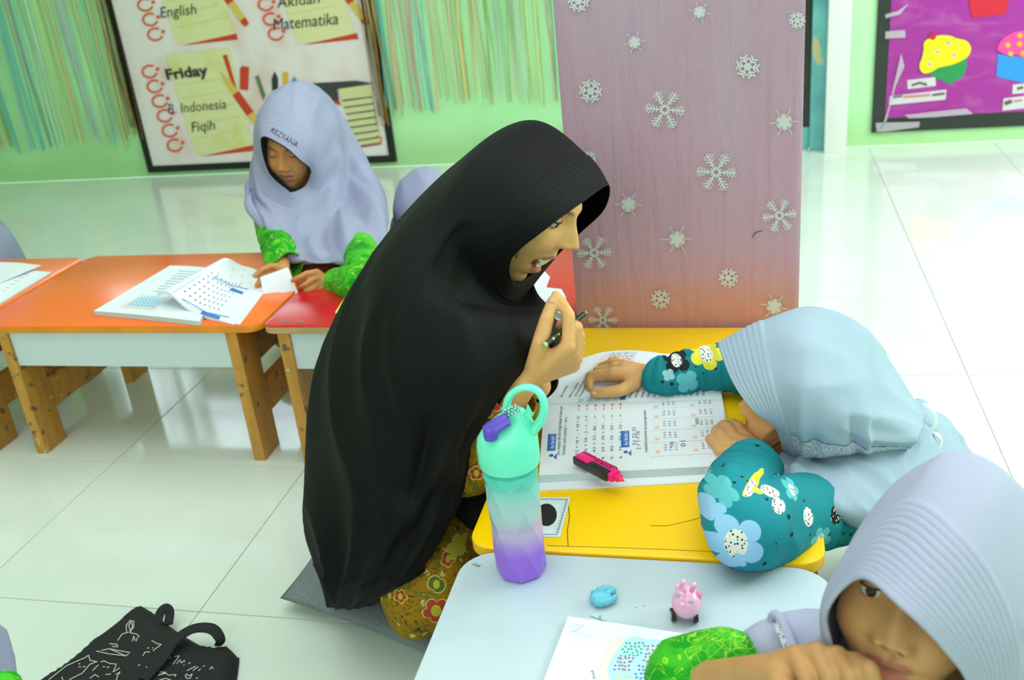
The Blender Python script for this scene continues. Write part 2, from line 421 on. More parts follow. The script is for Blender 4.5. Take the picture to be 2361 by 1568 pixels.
def wtext(name, s, u0, v0, u1, v1, hpx, bold, shear, m):
    """lettering from baseline start pixel to end pixel"""
    a = PY(u0, v0, YP); b = PY(u1, v1, YP); L = math.hypot(b[0]-a[0], b[2]-a[2]); dx, dz = (b[0]-a[0])/L, (b[2]-a[2])/L
    h = hpx/FPX*px(a)[2]*1.25
    g, f_, gw = text_geo(s, bold, shear); k = L/gw; y = YP-.0058
    V = [(a[0]+x*k*dx-z*h*dz, y, a[2]+x*k*dz+z*h*dx) for x, z in g]
    mesh(name, V, f_, m, tb)['kind'] = 'stuff'
wtext('lettering', 'Friday', 385, 183, 483, 172, 26, .035, 0, m_ink)
wtext('lettering', 'B. Indonesia', 388, 262, 524, 250, 26, -.004, .25, m_ink)
wtext('lettering', 'Fiqih', 442, 304, 499, 298, 26, 0, .25, m_ink)
wtext('lettering', 'English', 370, 41, 456, 32, 27, 0, .25, m_ink)
wtext('lettering', 'Matematika', 630, 70, 782, 55, 30, 0, .25, m_ink)
wtext('lettering', 'Akidah', 640, 18, 740, 6, 27, 0, .25, m_ink)
# printed stationery and stack of books
print_poly('eraser_print', [(553, 158), (558, 152), (574, 155), (572, 208), (553, 206)], F0, m_redp, tb)
print_poly('brush_print', [(588, 176), (596, 174), (612, 220), (606, 232)], F0, m_green2, tb)
print_poly('ink_brush_print', [(633, 164), (641, 180), (641, 215), (628, 215), (626, 182)], F0, m_ink, tb)
print_poly('marker_print', [(652, 166), (664, 166), (664, 215), (653, 215)], F0, m_orng, tb)
print_poly('cap_print', [(678, 176), (690, 192), (688, 215), (668, 215), (670, 190)], F0, m_blue2, tb)
print_poly('top_book_print', [(720, 192), (820, 186), (862, 192), (778, 205), (782, 240), (726, 228)], F0, m_steel, tb)
pb = [[(782, 205), (858, 195), (860, 222), (784, 230)]]
for k in range(7): yy = 236+k*15.5; pb.append([(786+k*4+(k % 3)*4, yy), (856+k*4, yy-11), (862+k*3, yy-3), (862+k*3, yy+1), (792+k*4+(k % 2)*5, yy+11)])
print_many('page_block_print', pb, F0, m_page, tb)
print_many('book_cover_print', [s for k in range(8) for s in stroke([(790+k*4, 232+k*15.5), (858+k*3, 223+k*15.5)], 2.4)], wp(.006), m_steel, tb)
print_many('red_book_print', [[(742, 230), (784, 234), (784, 243)]]+stroke([(822, 338), (878, 328), (880, 318), (868, 314)], 2.4), wp(.0062), m_redp, tb)
# ---------------------------------------------------------------- tinsel curtains
TCOL = [(80, 175, 195), (214, 165, 170), (214, 196, 130), (206, 212, 140), (150, 180, 96), (176, 180, 200), (130, 204, 190), (216, 186, 150), (196, 214, 200), (206, 150, 150)]
tmat = [mat('foil strand', c, .3, .5, metallic=.1) for c in TCOL]
m_copper = mat('copper foil', (150, 96, 40), .25, metallic=.6); m_bronze = mat('dark foil', (96, 44, 50), .25, metallic=.6)
def strand(parent, x, z0, m, wd, y):
    n = 9; V = []; ph = random.uniform(0, 6); slant = random.uniform(-.03, .03)
    for k in range(n):
        t = k/(n-1); z = z0+(1.62-z0)*t; cx_ = x+.008*math.sin(ph+t*7)+slant*(1-t); tw = math.sin(ph+t*5)
        V += [(cx_-wd/2, y+.002*tw, z), (cx_+wd/2, y-.002*tw, z)]
    mesh('foil_strand', V, [(2*k, 2*k+1, 2*k+3, 2*k+2) for k in range(n-1)], m, parent)
def curtain(x0, x1, n, label, seed, zb):
    random.seed(seed)
    t = thing('tinsel_curtain', label, 'curtain', ((x0+x1)/2, YB-.02, 1.6))
    box('heading', x0-.01, x1+.01, YB-.03, YB-.008, 1.6, 1.63, tmat[8], t)
    col = 0
    for i in range(n):
        if random.random() < .3: col = random.randrange(len(tmat))
        x = x0+(x1-x0)*(i+random.random()*.9)/n
        strand(t, x, zb+random.uniform(-.01, .05)+.02*math.sin(x*9), tmat[col], random.uniform(.0025, .0065), YB-random.uniform(.006, .03))
    return t
xl0 = PY(0, 320, YB)[0]-.9; xl1 = bw0-.012
curtain(xl0, xl1-.04, 135, 'multicoloured tinsel foil curtain hanging left of the timetable board', 3, .17)
curtain(bw1+.02, PY(1300, 250, YB)[0]+.35, 95, 'multicoloured tinsel foil curtain hanging right of the timetable board', 5, .27)
random.seed(11)
for x, sg in ((bw0-.033, 1), (bw1-.045, 1)):
    t = thing('tinsel_curtain', 'copper and brown foil strands running down the %s edge of the timetable board' % ('left' if x < -2.5 else 'right'), 'curtain', (x, YB-.03, 1.6))
    for i in range(16): strand(t, x+i*.0036, .20+random.uniform(0, .07), (m_copper, m_bronze, tmat[2])[i % 3], .004, YB-.036-random.uniform(0, .006))
# ---------------------------------------------------------------- purple cupcake board
A = PY(2009, 305, YP); pz0 = A[2]-.002; px0 = A[0]
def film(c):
    n = nz(coords(scale=(1, 1, 2.5)), 6, 3, dist=1.2); return mixc(c, lin((176, 90, 165)), n.sstep(.45, .75)*.6)  # paler streaks: plastic film reflections mixed into the purple
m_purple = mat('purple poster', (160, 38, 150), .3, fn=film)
m_blk2 = mat('charcoal border paper', (40, 44, 42), .35)
pb_ = thing('cupcake_board', 'purple display board with paper cupcakes and black border right of the doorway', 'board', (px0+.5, YP, pz0))
box('border', px0, px0+1.3, YP, YB-.0005, pz0, 1.1, m_blk2, pb_)
i0_ = PY(2040, 272, YP); box('poster_sheet', i0_[0], px0+1.26, YP-.002, YP, i0_[2], 1.06, m_purple, pb_)
m_yel = mat('yellow felt', (236, 232, 14), .7); m_grn = mat('green felt', (40, 140, 80), .7); m_pk = mat('pink felt', (255, 70, 150), .7); m_bl = mat('blue felt', (40, 140, 225), .7); m_rd = mat('red felt', (200, 25, 50), .7)
m_gold = mat('gold dot', (225, 170, 30), .6); m_glare = mat('clear film glare', (214, 205, 218), .12, alpha=.45); m_lbl = mat('name label', (205, 200, 205), .5); m_lbltxt = mat('label print', (90, 85, 90), .6); m_lblred = mat('label red print', (205, 120, 110), .6); m_lilac = mat('lilac dot', (215, 150, 200), .6)
def cp(x, y): return (1820+x/3.92, y/3.92)
def paper(name, pts, m, off, parent, th=.003):
    y0 = YP-off; V = [PY(u, v, y0) for u, v in pts]; n = len(V); V2 = [q+np.array([0, -th, 0]) for q in V]
    fs = [tuple(range(n)), tuple(range(2*n-1, n-1, -1))]+[(i, (i+1) % n, n+(i+1) % n, n+i) for i in range(n)]
    return mesh(name, V+V2, fs, m, parent)
def smoothpts(P, n=4):
    Q = np.array(P, float); return [tuple(cr(Q, i/n, True)) for i in range(len(P)*n)]
cup = lambda L: [cp(a, b) for a, b in L]
paper('cupcake_cup', cup([(1260, 670), (1350, 590), (1600, 500), (1605, 600), (1570, 690), (1450, 760)]), m_grn, .002, pb_)
ic = paper('cupcake_icing', smoothpts(cup([(1210, 660), (1175, 600), (1200, 520), (1215, 440), (1220, 380), (1300, 330), (1430, 320), (1520, 350), (1600, 370), (1640, 440), (1600, 520), (1480, 580), (1350, 610), (1280, 650)]), 3), m_yel, .005, pb_)
print_many('icing_line', stroke(cup([(1220, 460), (1290, 455), (1335, 430)]), 1.2)+stroke(cup([(1205, 532), (1270, 532), (1315, 525)]), 1.2)+stroke(cup([(1385, 380), (1460, 370), (1510, 335)]), 1.2)+stroke(cup([(1430, 430), (1500, 410), (1550, 370)]), 1.2), wp(.0085), m_grn, pb_)
paper('cherry', circ(*cp(1295, 330), 8), m_rd, .008, pb_)
for a in ((1440, 392), (1342, 468), (1490, 496), (1270, 580)): paper('sprinkle', circ(*cp(*a), 4.5), m_lilac, .008, pb_, .001)
paper('cupcake_cup', cup([(1885, 490), (2140, 520), (2300, 500), (2280, 700), (2100, 745), (1870, 690)]), m_bl, .002, pb_)
paper('cupcake_icing', smoothpts(cup([(1880, 440), (1920, 360), (2010, 300), (2120, 275), (2260, 300), (2340, 420), (2300, 510), (2200, 500), (2120, 525), (2060, 495), (1990, 500), (1930, 480)]), 3), m_pk, .005, pb_)
for a in ((1975, 408), (2085, 322), (2082, 398), (2000, 485), (2112, 480), (2200, 380)): paper('sprinkle', circ(*cp(*a), 6), m_gold, .008, pb_, .001)
paper('cupcake_cup', cup([(1610, -60), (2000, -60), (1950, 130), (1650, 158)]), m_rd, .002, pb_)
for L in ([(1065, 725), (1320, 695), (1325, 775), (1070, 805)], [(905, 870), (1420, 810), (1410, 900), (900, 950)], [(2020, 765), (2200, 745), (2200, 835), (2015, 850)], [(1935, 890), (2220, 855), (2210, 970), (1925, 1000)]):
    paper('label', cup(L), m_lbl, .003, pb_, .001)
print_many('label_print', stroke(cup([(1110, 770), (1180, 748), (1240, 765)]), 5)+stroke(cup([(940, 880), (1020, 868)]), 4)+stroke(cup([(1295, 860), (1400, 845)]), 5)+stroke(cup([(2065, 800), (2110, 790)]), 6)+stroke(cup([(1955, 935), (2005, 915)]), 9), wp(.006), m_lbltxt, pb_)
print_many('label_print', stroke(cup([(1040, 876), (1270, 858)]), 4.5)+stroke(cup([(2030, 915), (2100, 905)]), 4), wp(.006), m_lblred, pb_)
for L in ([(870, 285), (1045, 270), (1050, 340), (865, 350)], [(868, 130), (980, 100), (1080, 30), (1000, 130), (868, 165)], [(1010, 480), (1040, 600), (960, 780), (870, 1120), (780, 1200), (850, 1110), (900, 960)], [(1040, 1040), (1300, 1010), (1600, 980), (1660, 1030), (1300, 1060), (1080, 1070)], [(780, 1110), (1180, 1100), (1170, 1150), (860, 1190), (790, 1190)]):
    paper('film_glare', cup(L), m_glare, .011, pb_, .0006)  # reflections on the plastic cover, painted as pale see-through patches
# ---------------------------------------------------------------- low desks
ZT_ = .35
def paintblots(c):
    p = coords(); n = nz(p, 8, 4); g = nz(coords(scale=(14, 14, 2)), 3, 4)
    base = mixc(c, tuple(x*.62 for x in c), g.sstep(.35, .75)*.7)
    sp = nz(p, 34, 2); base = mixc(base, lin((56, 60, 60)), sp.sstep(.635, .68)*.75)
    s2 = nz(coords(scale=(1.3, 1.1, .9)), 31, 2); base = mixc(base, lin((205, 200, 150)), s2.sstep(.67, .71)*.7)
    return mixc(base, tuple(x*.7 for x in c), n.sstep(.5, .8)*.5)
m_wood = mat('scuffed pine leg', (206, 146, 58), .42, fn=paintblots)
m_wood_d = mat('dark stained leg', (150, 100, 48), .45, fn=paintblots)
def lam(c):
    n = nz(coords(), 2.2, 3); return mixc(c, tuple(x*.93 for x in c), n.sstep(.35, .7))
m_orange = mat('orange laminate', (255, 116, 44), .22, .55, fn=lam)
m_ored = mat('orange edge', (226, 140, 28), .4, fn=varied(.12, 9))
m_red = mat('red laminate', (205, 16, 36), .2, .55, fn=lam)
m_ply = mat('plywood edge', (190, 160, 104), .5, fn=varied(.15, 14))
m_yellow = mat('yellow laminate', (255, 206, 0), .3, .4, fn=lam)
m_yedge = mat('yellow edge', (236, 176, 10), .4, fn=varied(.1, 14))
def whitetop(c):
    n = nz(coords(), 7, 5); s = nz(coords(scale=(1, 3, 1)), 26, 3)
    return mixc(mixc(c, lin((180, 202, 214)), n.sstep(.45, .8)), lin((150, 165, 165)), s.sstep(.73, .80)*.6)
m_wtop = mat('white laminate', (194, 212, 222), .28, .45, fn=whitetop)
m_apron = mat('white apron board', (206, 218, 224), .4, fn=lambda c: mixc(c, lin((140, 175, 195)), nz(coords(scale=(1, 1, 2)), 16, 4).sstep(.6, .8)*.5))
def table(x0, x1, y0, y1, long, mt, me_, label, apron_front=True, legm=None, ins=.055, rad=.035):
    t = thing('low_desk', label, 'desk', ((x0+x1)/2, (y0+y1)/2, 0), 'low wooden classroom desks')
    legm = legm or m_wood
    g = .0015
    slab('desktop', rrect(x0+g, x1-g, y0+g, y1-g, rad), ZT_-.017, ZT_, mt, t, me_, .0025)
    zl = ZT_-.017
    if long == 'x':
        for (xa, xb) in ((x0+ins, x0+ins+.028), (x1-ins-.028, x1-ins)):
            for (ya, yb) in ((y0+.008, y0+.088), (y1-.088, y1-.008)): box('leg', xa, xb, ya, yb, 0, zl, legm, t, .002)
            box('side_rail', xa+.004, xb-.004, y0+.088, y1-.088, .225, zl, m_wood_d, t, .002); box('side_rail', xa+.004, xb-.004, y0+.088, y1-.088, .09, .17, legm, t, .002)
        for (ya, yb) in ((y0+.022, y0+.036), (y1-.036, y1-.022)): box('apron', x0+ins+.028, x1-ins-.028, ya-.008, yb-.008, .242, zl-.0005, m_apron, t, .001)
    else:
        for (ya, yb) in ((y0+ins, y0+ins+.028), (y1-ins-.028, y1-ins)):
            for (xa, xb) in ((x0+.008, x0+.088), (x1-.088, x1-.008)): box('leg', xa, xb, ya, yb, 0, zl, legm, t, .002)
            box('side_rail', x0+.088, x1-.088, ya+.004, yb-.004, .225, zl, m_wood_d, t, .002); box('side_rail', x0+.088, x1-.088, ya+.004, yb-.004, .09, .17, legm, t, .002)
        for (xa, xb) in ((x0+.014, x0+.028), (x1-.028, x1-.014)): box('apron', xa, xb, y0+ins+.028, y1-ins-.028, .242, zl-.0005, m_apron, t, .001)
    return t
YA, YB_ = 1.795, 2.28
table(-2.53, -1.787, YA, YB_-.01, 'x', m_orange, m_ored, 'orange low desk at the left edge, beside the longer orange desk', ins=.05)
t_or = table(-1.783, -1.038, YA, YB_, 'x', m_orange, m_ored, 'orange low desk with white apron and an open workbook on it', ins=.062)
t_rd = table(-1.034, -.343, YA-.005, YB_, 'x', m_red, m_ply, 'red low desk with plywood edge behind the teacher', ins=.035, rad=.03)
t_ye = table(-.374, .098, 1.052, 1.784, 'y', m_yellow, m_yedge, 'yellow low desk holding the open maths book', ins=.05)
t_wh = table(-.371, .103, .315, 1.049, 'y', m_wtop, m_wtop, 'white low desk in the foreground under the water bottle', ins=.05, rad=.05)
def zmap(z):
    def f(u, v, l=0):
        p = PZ(u, v, z); return (p[0], p[1], z+l)
    return f
m_mark = mat('pencil mark', (120, 130, 120), .7); m_mark2 = mat('dark scuff', (120, 90, 20), .7)
print_many('scribble', stroke([(1088, 1300), (1100, 1306), (1108, 1302)], 2)+stroke([(1360, 1420), (1400, 1434)], 1.2)+stroke([(1378, 1434), (1384, 1418), (1386, 1436)], 1.2)+stroke([(1095, 1298), (1106, 1307)], 2)+stroke([(1465, 1400), (1467, 1401)], 2)+stroke([(1483, 1397), (1485, 1398)], 2), zmap(ZT_+.0004), m_mark, t_wh)
print_many('scuff_line', stroke([(1310, 1160), (1313, 1190), (1308, 1225), (1310, 1260)], 2)+stroke([(1500, 1212), (1540, 1212), (1600, 1198), (1625, 1190)], .9)+stroke([(1262, 1258), (1400, 1262), (1520, 1266), (1650, 1272)], .8), zmap(ZT_+.0004), m_mark2, t_ye)
print_many('scuff_line', stroke([(648, 742), (668, 738)], 3)+stroke([(682, 742), (702, 740)], 3), zmap(ZT_+.0004), m_mark, t_rd)
# photo sticker on the yellow desk
m_stk = mat('sticker paper', (205, 222, 228), .4, fn=varied(.06, 60)); m_stkb = mat('sticker border', (120, 140, 140), .5); m_blackp = mat('black print', (30, 32, 34), .4)
sf = zmap(ZT_+.0006)
st = tag(mesh('desk_label', [sf(u, v) for u, v in ((1215, 1146), (1316, 1146), (1292, 1238), (1190, 1238))], [(0, 1, 2, 3)], m_stk), 'white paper label with a black oval stuck on the yellow desk', 'label')
print_many('label_print', [circ(1260, 1187, 24, 20, 26)], zmap(ZT_+.0009), m_blackp, st)
print_many('label_border', stroke([(1308, 1150), (1285, 1232), (1200, 1232)], 1.6)+stroke([(1222, 1151), (1308, 1151)], 1.6)+[s for k in range(12) for s in stroke([(1310-k*1.9, 1153+k*6.5), (1302-k*1.9, 1156+k*6.5)], 1.1)], zmap(ZT_+.0009), m_stkb, st)
# ---------------------------------------------------------------- snowflake panel
def sfc(c):
    z = xyz(coords())[2]; n = nz(coords(), 260, 2); l = nz(coords(scale=(3, 1, .6)), 4, 3)
    a = mixc(lin((206, 136, 122)), lin((190, 146, 170)), z.sstep(.36, .52))
    a = mixc(a, lin((180, 144, 168)), z.sstep(.5, 1.1))
    return mixc(a, lin((180, 164, 190)), (n.sstep(.35, .7)*.35+l.sstep(.5, .7)*.25))
m_snowp = mat('mauve printed cloth', (184, 150, 166), .55, fn=sfc, bump=(lambda: nz(coords(scale=(7, 1, .7)), 5, 3, dist=.8), .35, .02))
m_flake = mat('white flake print', (206, 208, 212), .5)
sx0, sx1, sy = -.334, .094, 1.793
sp_ = thing('snowflake_panel', 'tall mauve panel covered in cloth printed with white snowflakes, behind the yellow desk', 'panel', ((sx0+sx1)/2, sy+.05, 0))
bm = bmesh.new(); nx_, nz_ = 60, 120
gv = [[bm.verts.new((sx0+(sx1-sx0)*i/nx_, 0, 1.55*j/nz_)) for i in range(nx_+1)] for j in range(nz_+1)]
for j in range(nz_+1):
    for i in range(nx_+1):
        v = gv[j][i]; x, z = v.co.x, v.co.z; e = min(i, nx_-i)/nx_
        h = .0016*noise.noise(Vector((x*9, z*2, 1)))+.0022*max(0, noise.noise(Vector((x*30, z*1.6, 5)))-.15)*(1 if z > .5 else .4)
        if i > nx_*.8: h += .003*math.exp(-((i/nx_-.83+.02*math.sin(z*4))/.012)**2)+.002*math.exp(-((i/nx_-.9+.02*math.sin(z*3))/.01)**2)
        v.co.y = sy+.004-h+(.004 if e == 0 else 0)
for j in range(nz_):
    for i in range(nx_): bm.faces.new((gv[j][i], gv[j][i+1], gv[j+1][i+1], gv[j+1][i]))
from_bm('cloth_face', bm, m_snowp, sp_, True)
box('panel_core', sx0+.0005, sx1-.0005, sy+.0085, sy+.12, .0, 1.552, m_snowp, sp_, .003)
def flake(u, v, r, kind):
    f = lambda a, b, l=0: (lambda q: (q[0], sy+.0003-l, q[2]))(PY(a, b, sy))
    S = []; rot = random.uniform(-.2, .2)
    for k in range(6):
        a = rot+k*PI/3; ca, sa = math.cos(a), math.sin(a)
        pt = lambda t, s: (u+(t*ca-s*sa)*r, v+(t*sa+s*ca)*r)
        wd = r*.055+.5
        if kind == 'a':
            S += stroke([pt(.12, 0), pt(1, 0)], wd*1.3)
            for t, L in ((.35, .12), (.5, .2), (.65, .24), (.8, .18)):
                for s in (-1, 1): S += stroke([pt(t, 0), pt(t+L*.8, s*L)], wd)
            for s in (-1, 1): S += stroke([pt(.12, 0), pt(.25, s*.16)], wd)
        elif kind == 'b':
            S += stroke([pt(0, 0), pt(1.05, 0)], wd*.9)
            for s in (-1, 1): S += stroke([pt(.15, 0), pt(.5, s*.3)], wd*1.4)+stroke([pt(0, 0), pt(.55, s*.16)], wd*1.3)
            S += stroke([pt(.3, .25), pt(.3, -.25)], wd)
        else:
            S += stroke([pt(0, 0), pt(.8, 0)], wd*1.6)
            for t in (.45, .7):
                for s in (-1, 1): S += stroke([pt(t, 0), pt(t+.2, s*.3)], wd*2)
            S += stroke([pt(.2, .18), pt(.2, -.18)], wd*1.5)
    print_many('snowflake', S, f, m_flake, sp_)
random.seed(2)
for a in ((1334, 3, 26, 'c'), (1613, 28, 24, 'b'), (1463, 98, 24, 'b'), (1838, 47, 20, 'c'), (1724, 154, 29, 'c'), (1362, 210, 28, 'c'), (1533, 253, 46, 'a'), (1808, 282, 32, 'b'), (1651, 397, 46, 'a'), (1358, 366, 18, 'c'), (1449, 472, 29, 'b'), (1797, 497, 40, 'a'), (1561, 552, 32, 'b'), (1370, 583, 40, 'a'), (1679, 641, 23, 'c'), (1523, 690, 23, 'c'), (1785, 707, 30, 'b'), (1390, 738, 34, 'a')): flake(*a)
m_pen = mat('pen stroke', (70, 60, 70), .6)
print_many('pen_stroke', stroke([(1734, 548), (1740, 538), (1748, 534), (1758, 532)], 2), lambda a, b, l=0: (lambda q: (q[0], sy, q[2]))(PY(a, b, sy)), m_pen, sp_)
# ---------------------------------------------------------------- open maths book on the yellow desk
m_paper = mat('book paper', (226, 236, 244), .55); m_pblue = mat('blue heading print', (40, 110, 200), .5); m_ptext = mat('grey text print', (95, 105, 125), .6)
m_pfaint = mat('faint pencil print', (160, 178, 196), .6); m_ppanel = mat('pale blue picture', (176, 220, 240), .5); m_ppink = mat('pale pink picture', (232, 214, 214), .5)
m_dg = mat('green dot print', (50, 170, 120), .5); m_dr = mat('maroon dot print', (165, 90, 120), .5); m_db = mat('blue dot print', (60, 110, 180), .5); m_dy = mat('yellow dot print', (220, 214, 110), .5); m_dbn = mat('brown dot print', (170, 110, 80), .5)
m_edge = mat('page edges', (206, 222, 226), .6, fn=lambda c: mixc(c, tuple(x*.72 for x in c), (xyz(coords())[2]*900).v and X.m('SINE', xyz(coords())[2]*4200).sstep(-.2, .9)))
m_obox = mat('orange number box', (248, 200, 170), .5); m_otx = mat('orange print', (226, 120, 60), .5); m_bbox = mat('blue number box', (180, 222, 246), .5)
zb = ZT_
def quad_page(A, B, D, E_, zf):
    """A near-left, B near-right, D spine-left, E spine-right (world xy) -> surface function (a,b)->xyz"""
    A, B, D, E_ = (np.array(q[:2]) for q in (A, B, D, E_))
    def f(a, b, l=0):
        p = A*(1-a)*(1-b)+B*a*(1-b)+D*(1-a)*b+E_*a*b
        return (p[0], p[1], zf(a, b)+l)
    return f
def page_block(name, f, m, parent, bottom, na=24, nb=18, side=None):
    V = []; Fc = []
    for j in range(nb+1):
        for i in range(na+1): V.append(f(i/na, j/nb))
    W_ = na+1
    for j in range(nb):
        for i in range(na): a = j*W_+i; Fc.append((a, a+1, a+1+W_, a+W_))
    rim = [i for i in range(W_)]+[j*W_+na for j in range(1, nb+1)]+[nb*W_+i for i in range(na-1, -1, -1)]+[j*W_ for j in range(nb-1, 0, -1)]
    o = len(V)
    for r in rim: V.append((V[r][0], V[r][1], bottom(V[r]) if callable(bottom) else bottom))
    n = len(rim); k0 = len(Fc)
    for k in range(n): Fc.append((rim[k], o+k, o+(k+1) % n, rim[(k+1) % n]))
    Fc.append(tuple(range(o+n-1, o-1, -1)))
    ob = mesh(name, V, Fc, m, parent, True, 30)
    if side:
        ob.data.materials.append(side)
        for p in ob.data.polygons[k0:]: p.material_index = 1
    return ob
bk = thing('open_book', 'open maths workbook with number exercises on the yellow desk', 'book', PZ(1450, 930, ZT_))
A_, B_, D_, E__ = PZ(1243, 1098, .364), PZ(1683, 1075, .364), PZ(1256, 927, .366), PZ(1665, 913, .366)
lower = quad_page(A_, B_, D_, E__, lambda a, b: .3655+.004*math.sin(PI*min(1, b*1.0))*(1-b*.3)-.004*max(0, b-.9)*10)
page_block('page_stack', lower, m_paper, bk, zb+.003, side=m_edge)
cov = [PZ(1240, 1132, .3515), PZ(1700, 1108, .3515), PZ(1665, 913, .3515), PZ(1256, 927, .3515)]
slab('cover', [(q[0], q[1]) for q in cov], zb+.0003, zb+.0028, m_paper, bk, None, 0)
F_, G_ = PZ(1345, 824, .385), PZ(1645, 808, .370)
FA, GA = np.array(F_[:2]), np.array(G_[:2])
def upper(a, b, l=0):
    p0 = np.array(D_[:2])*(1-a)+np.array(E__[:2])*a
    far = FA*(1-a)+GA*a+np.array([0, .02])*math.sin(PI*min(1, a*1.6))
    if a < .12: far = far+np.array([-.02, -.03])*(1-a/.12)
    p = p0*(1-b)+far*b
    z = .3625+.016*math.sin(PI*b*.62)*(1-.55*a)+.012*b*(1-a)**2
    return (p[0], p[1], z+l)
V = []; na, nb = 30, 24
for s in (0, 1):
    for j in range(nb+1):
        for i in range(na+1):
            q = upper(i/na, j/nb); V.append((q[0], q[1], q[2]-s*.0012))
W_ = na+1; o = W_*(nb+1); Fc = [(j*W_+i, j*W_+i+1, j*W_+i+1+W_, j*W_+i+W_) for j in range(nb) for i in range(na)]
Fc += [tuple(o+k for k in reversed(q)) for q in Fc]
for i in range(na): Fc += [(nb*W_+i, nb*W_+i+1, o+nb*W_+i+1, o+nb*W_+i), (i+1, i, o+i, o+i+1)]
for j in range(nb): Fc += [(j*W_+na, (j+1)*W_+na, o+(j+1)*W_+na, o+j*W_+na), ((j+1)*W_, j*W_, o+j*W_, o+(j+1)*W_)]
mesh('raised_page', V, Fc, m_paper, bk, True, 40)
under = quad_page(D_, E__, (FA[0], FA[1]-.012), (GA[0], GA[1]-.004), lambda a, b: .3585)
page_block('page_stack', under, m_paper, bk, zb+.001, side=m_edge)
lw, lh = .275, .205         # page size along a and b in metres, for square lettering
def btxt(name, items, f, m, bold=0, lift=.0004):
    # x runs up the page (b), lines step to the right (a)
    def g(x, y, l=0): return f(-y/lw, x/lh, l)
    # items (s, a, b, width_b): reading direction +b
    text_on(name, [(s, b*lh, -a*lw, wd, ht, 1, 0) for s, a, b, wd, ht in items], g, m, bk, lift, bold)
rnd = random.Random(4)
btxt('text', [('Ayo, lengkapi titik-titik dengan bilangan di kanan panah.', .105, .22, .148, .0068), ('Perhatikan tanda operasinya, +, -, atau x.', .135, .22, .108, .0068)], lower, m_ptext)
btxt('text', [('Lengkapilah penjumlahan dan pengurangan berikut.', .575, .2, .125, .0068)], lower, m_ptext)
for a in (.06, .46):
    mesh('heading_box', [lower(a-.025+.045*p, .28+.22*q, .0004) for p, q in ((0, 0), (1, 0), (1, 1), (0, 1))], [(0, 1, 2, 3)], m_pblue, bk)
    btxt('heading', [('Ayo Berlatih 1', a+.012, .30, .038, .009)], lower, m_paper, .012, .0007)
    print_many('child_icon', [circ(a, .22, .012, 10, .018), [(a+.012, .2), (a+.03, .24), (a+.03, .17)]], lambda p, q, l=0: lower(p, q, .0005), m_pblue, bk)
rows = [('1.  12 + 18 + ... + 43 = 31', '7'), ('2.  36 + 50 - 2 - 1.. = 7', '8'), ('3.  43 + 52 - 82 - .. =', '8'), ('4.  20 + 70 + 70 - .. =', '10'), ('5.  82 - 35 - 25 - .. =', '25'), ('6.  75 - 56 + 33 - .. =', '35')]
for k, (s, e) in enumerate(rows):
    a = .205+k*.047
    btxt('exercise', [(s, a, .14, .125, .0062)], lower, m_ptext)
    print_many('arrow', stroke([(a-.006, .84), (a-.006, .93)], .005)+[[(a-.014, .92), (a+.002, .92), (a-.006, .96)]], lambda p, q, l=0: lower(p, q, .0005), m_otx, bk)
for k in range(6):
    a = .187+k*.05; mesh('number_box', [upper(a+.028*p, .01+.05*q, .0006) for p, q in ((0, 0), (1, 0), (1, 1), (0, 1))], [(0, 1, 2, 3)], m_bbox, bk)
for j, a in enumerate((.62, .82)):
    for k in range(5):
        b = .19+k*.165
        mesh('number_box', [lower(a+.024*p, b+.03*q, .0005) for p, q in ((0, 0), (1, 0), (1, 1), (0, 1))], [(0, 1, 2, 3)], m_obox, bk)
        btxt('sum', [('%d %d %d' % (rnd.randint(1, 9), rnd.randint(1, 9), rnd.randint(1, 9)), a+.06+.028*q, b+.02, .017, .006) for q in range(3)], lower, m_ptext)
print_many('table_rule', stroke([(.6, .12), (.6, .98)], .002)+stroke([(.79, .12), (.79, .98)], .002)+stroke([(.72, .12), (.72, .98)], .0015)+stroke([(.91, .12), (.91, .98)], .0015)+[s for k in range(5) for s in stroke([(.6, .15+k*.17), (.95, .15+k*.17)], .002)], lambda p, q, l=0: lower(p, q, .0004), m_pfaint, bk)
btxt('handwriting', [('51 22 71', .52, .3, .05, .009), ('2 + 1 = 14', .54, .24, .05, .009), ('0001', .86, .55, .02, .008), ('01', .78, .25, .016, .011), ('=4', .72, .26, .012, .01)], lower, m_ptext)
# upper page picture and text
def udots(name, cx0, cx1, cy0, cy1, m, n, sd):
    r = random.Random(sd); P = []
    for i in range(n):
        P.append(circ(cx0+(cx1-cx0)*((i % 5)+.25+.5*r.random())/5, cy0+(cy1-cy0)*((i//5)+.25+.5*r.random())/math.ceil(n/5), .0055, 8, .008))
    print_many(name, P, lambda p, q, l=0: upper(p, q, .0012), m, bk)
pm = lambda p, q, l=0: upper(p, q, .0006)
print_many('picture', [smoothpts([(.17, .45), (.40, .45), (.41, .93), (.36, .95), (.2, .93), (.16, .85)], 3)], pm, m_ppink, bk)
print_many('picture', [[(.22, .92), (.20, .62), (.28, .47), (.41, .55), (.41, .95), (.3, .96)]], lambda p, q, l=0: upper(p, q, .0009), m_ppanel, bk)
udots('dots', .225, .31, .72, .93, m_dg, 24, 1); udots('dots', .32, .40, .62, .93, m_db, 22, 2); udots('dots', .215, .30, .55, .70, m_dr, 18, 3)
def utxt(items, m, lift=.0006):
    def g(x, y, l=0): return upper(-y/lw, x/lh, l)
    text_on('text', [(s, b*lh, -a*lw, wd, ht, 1, 0) for s, a, b, wd, ht in items], g, m, bk, lift)
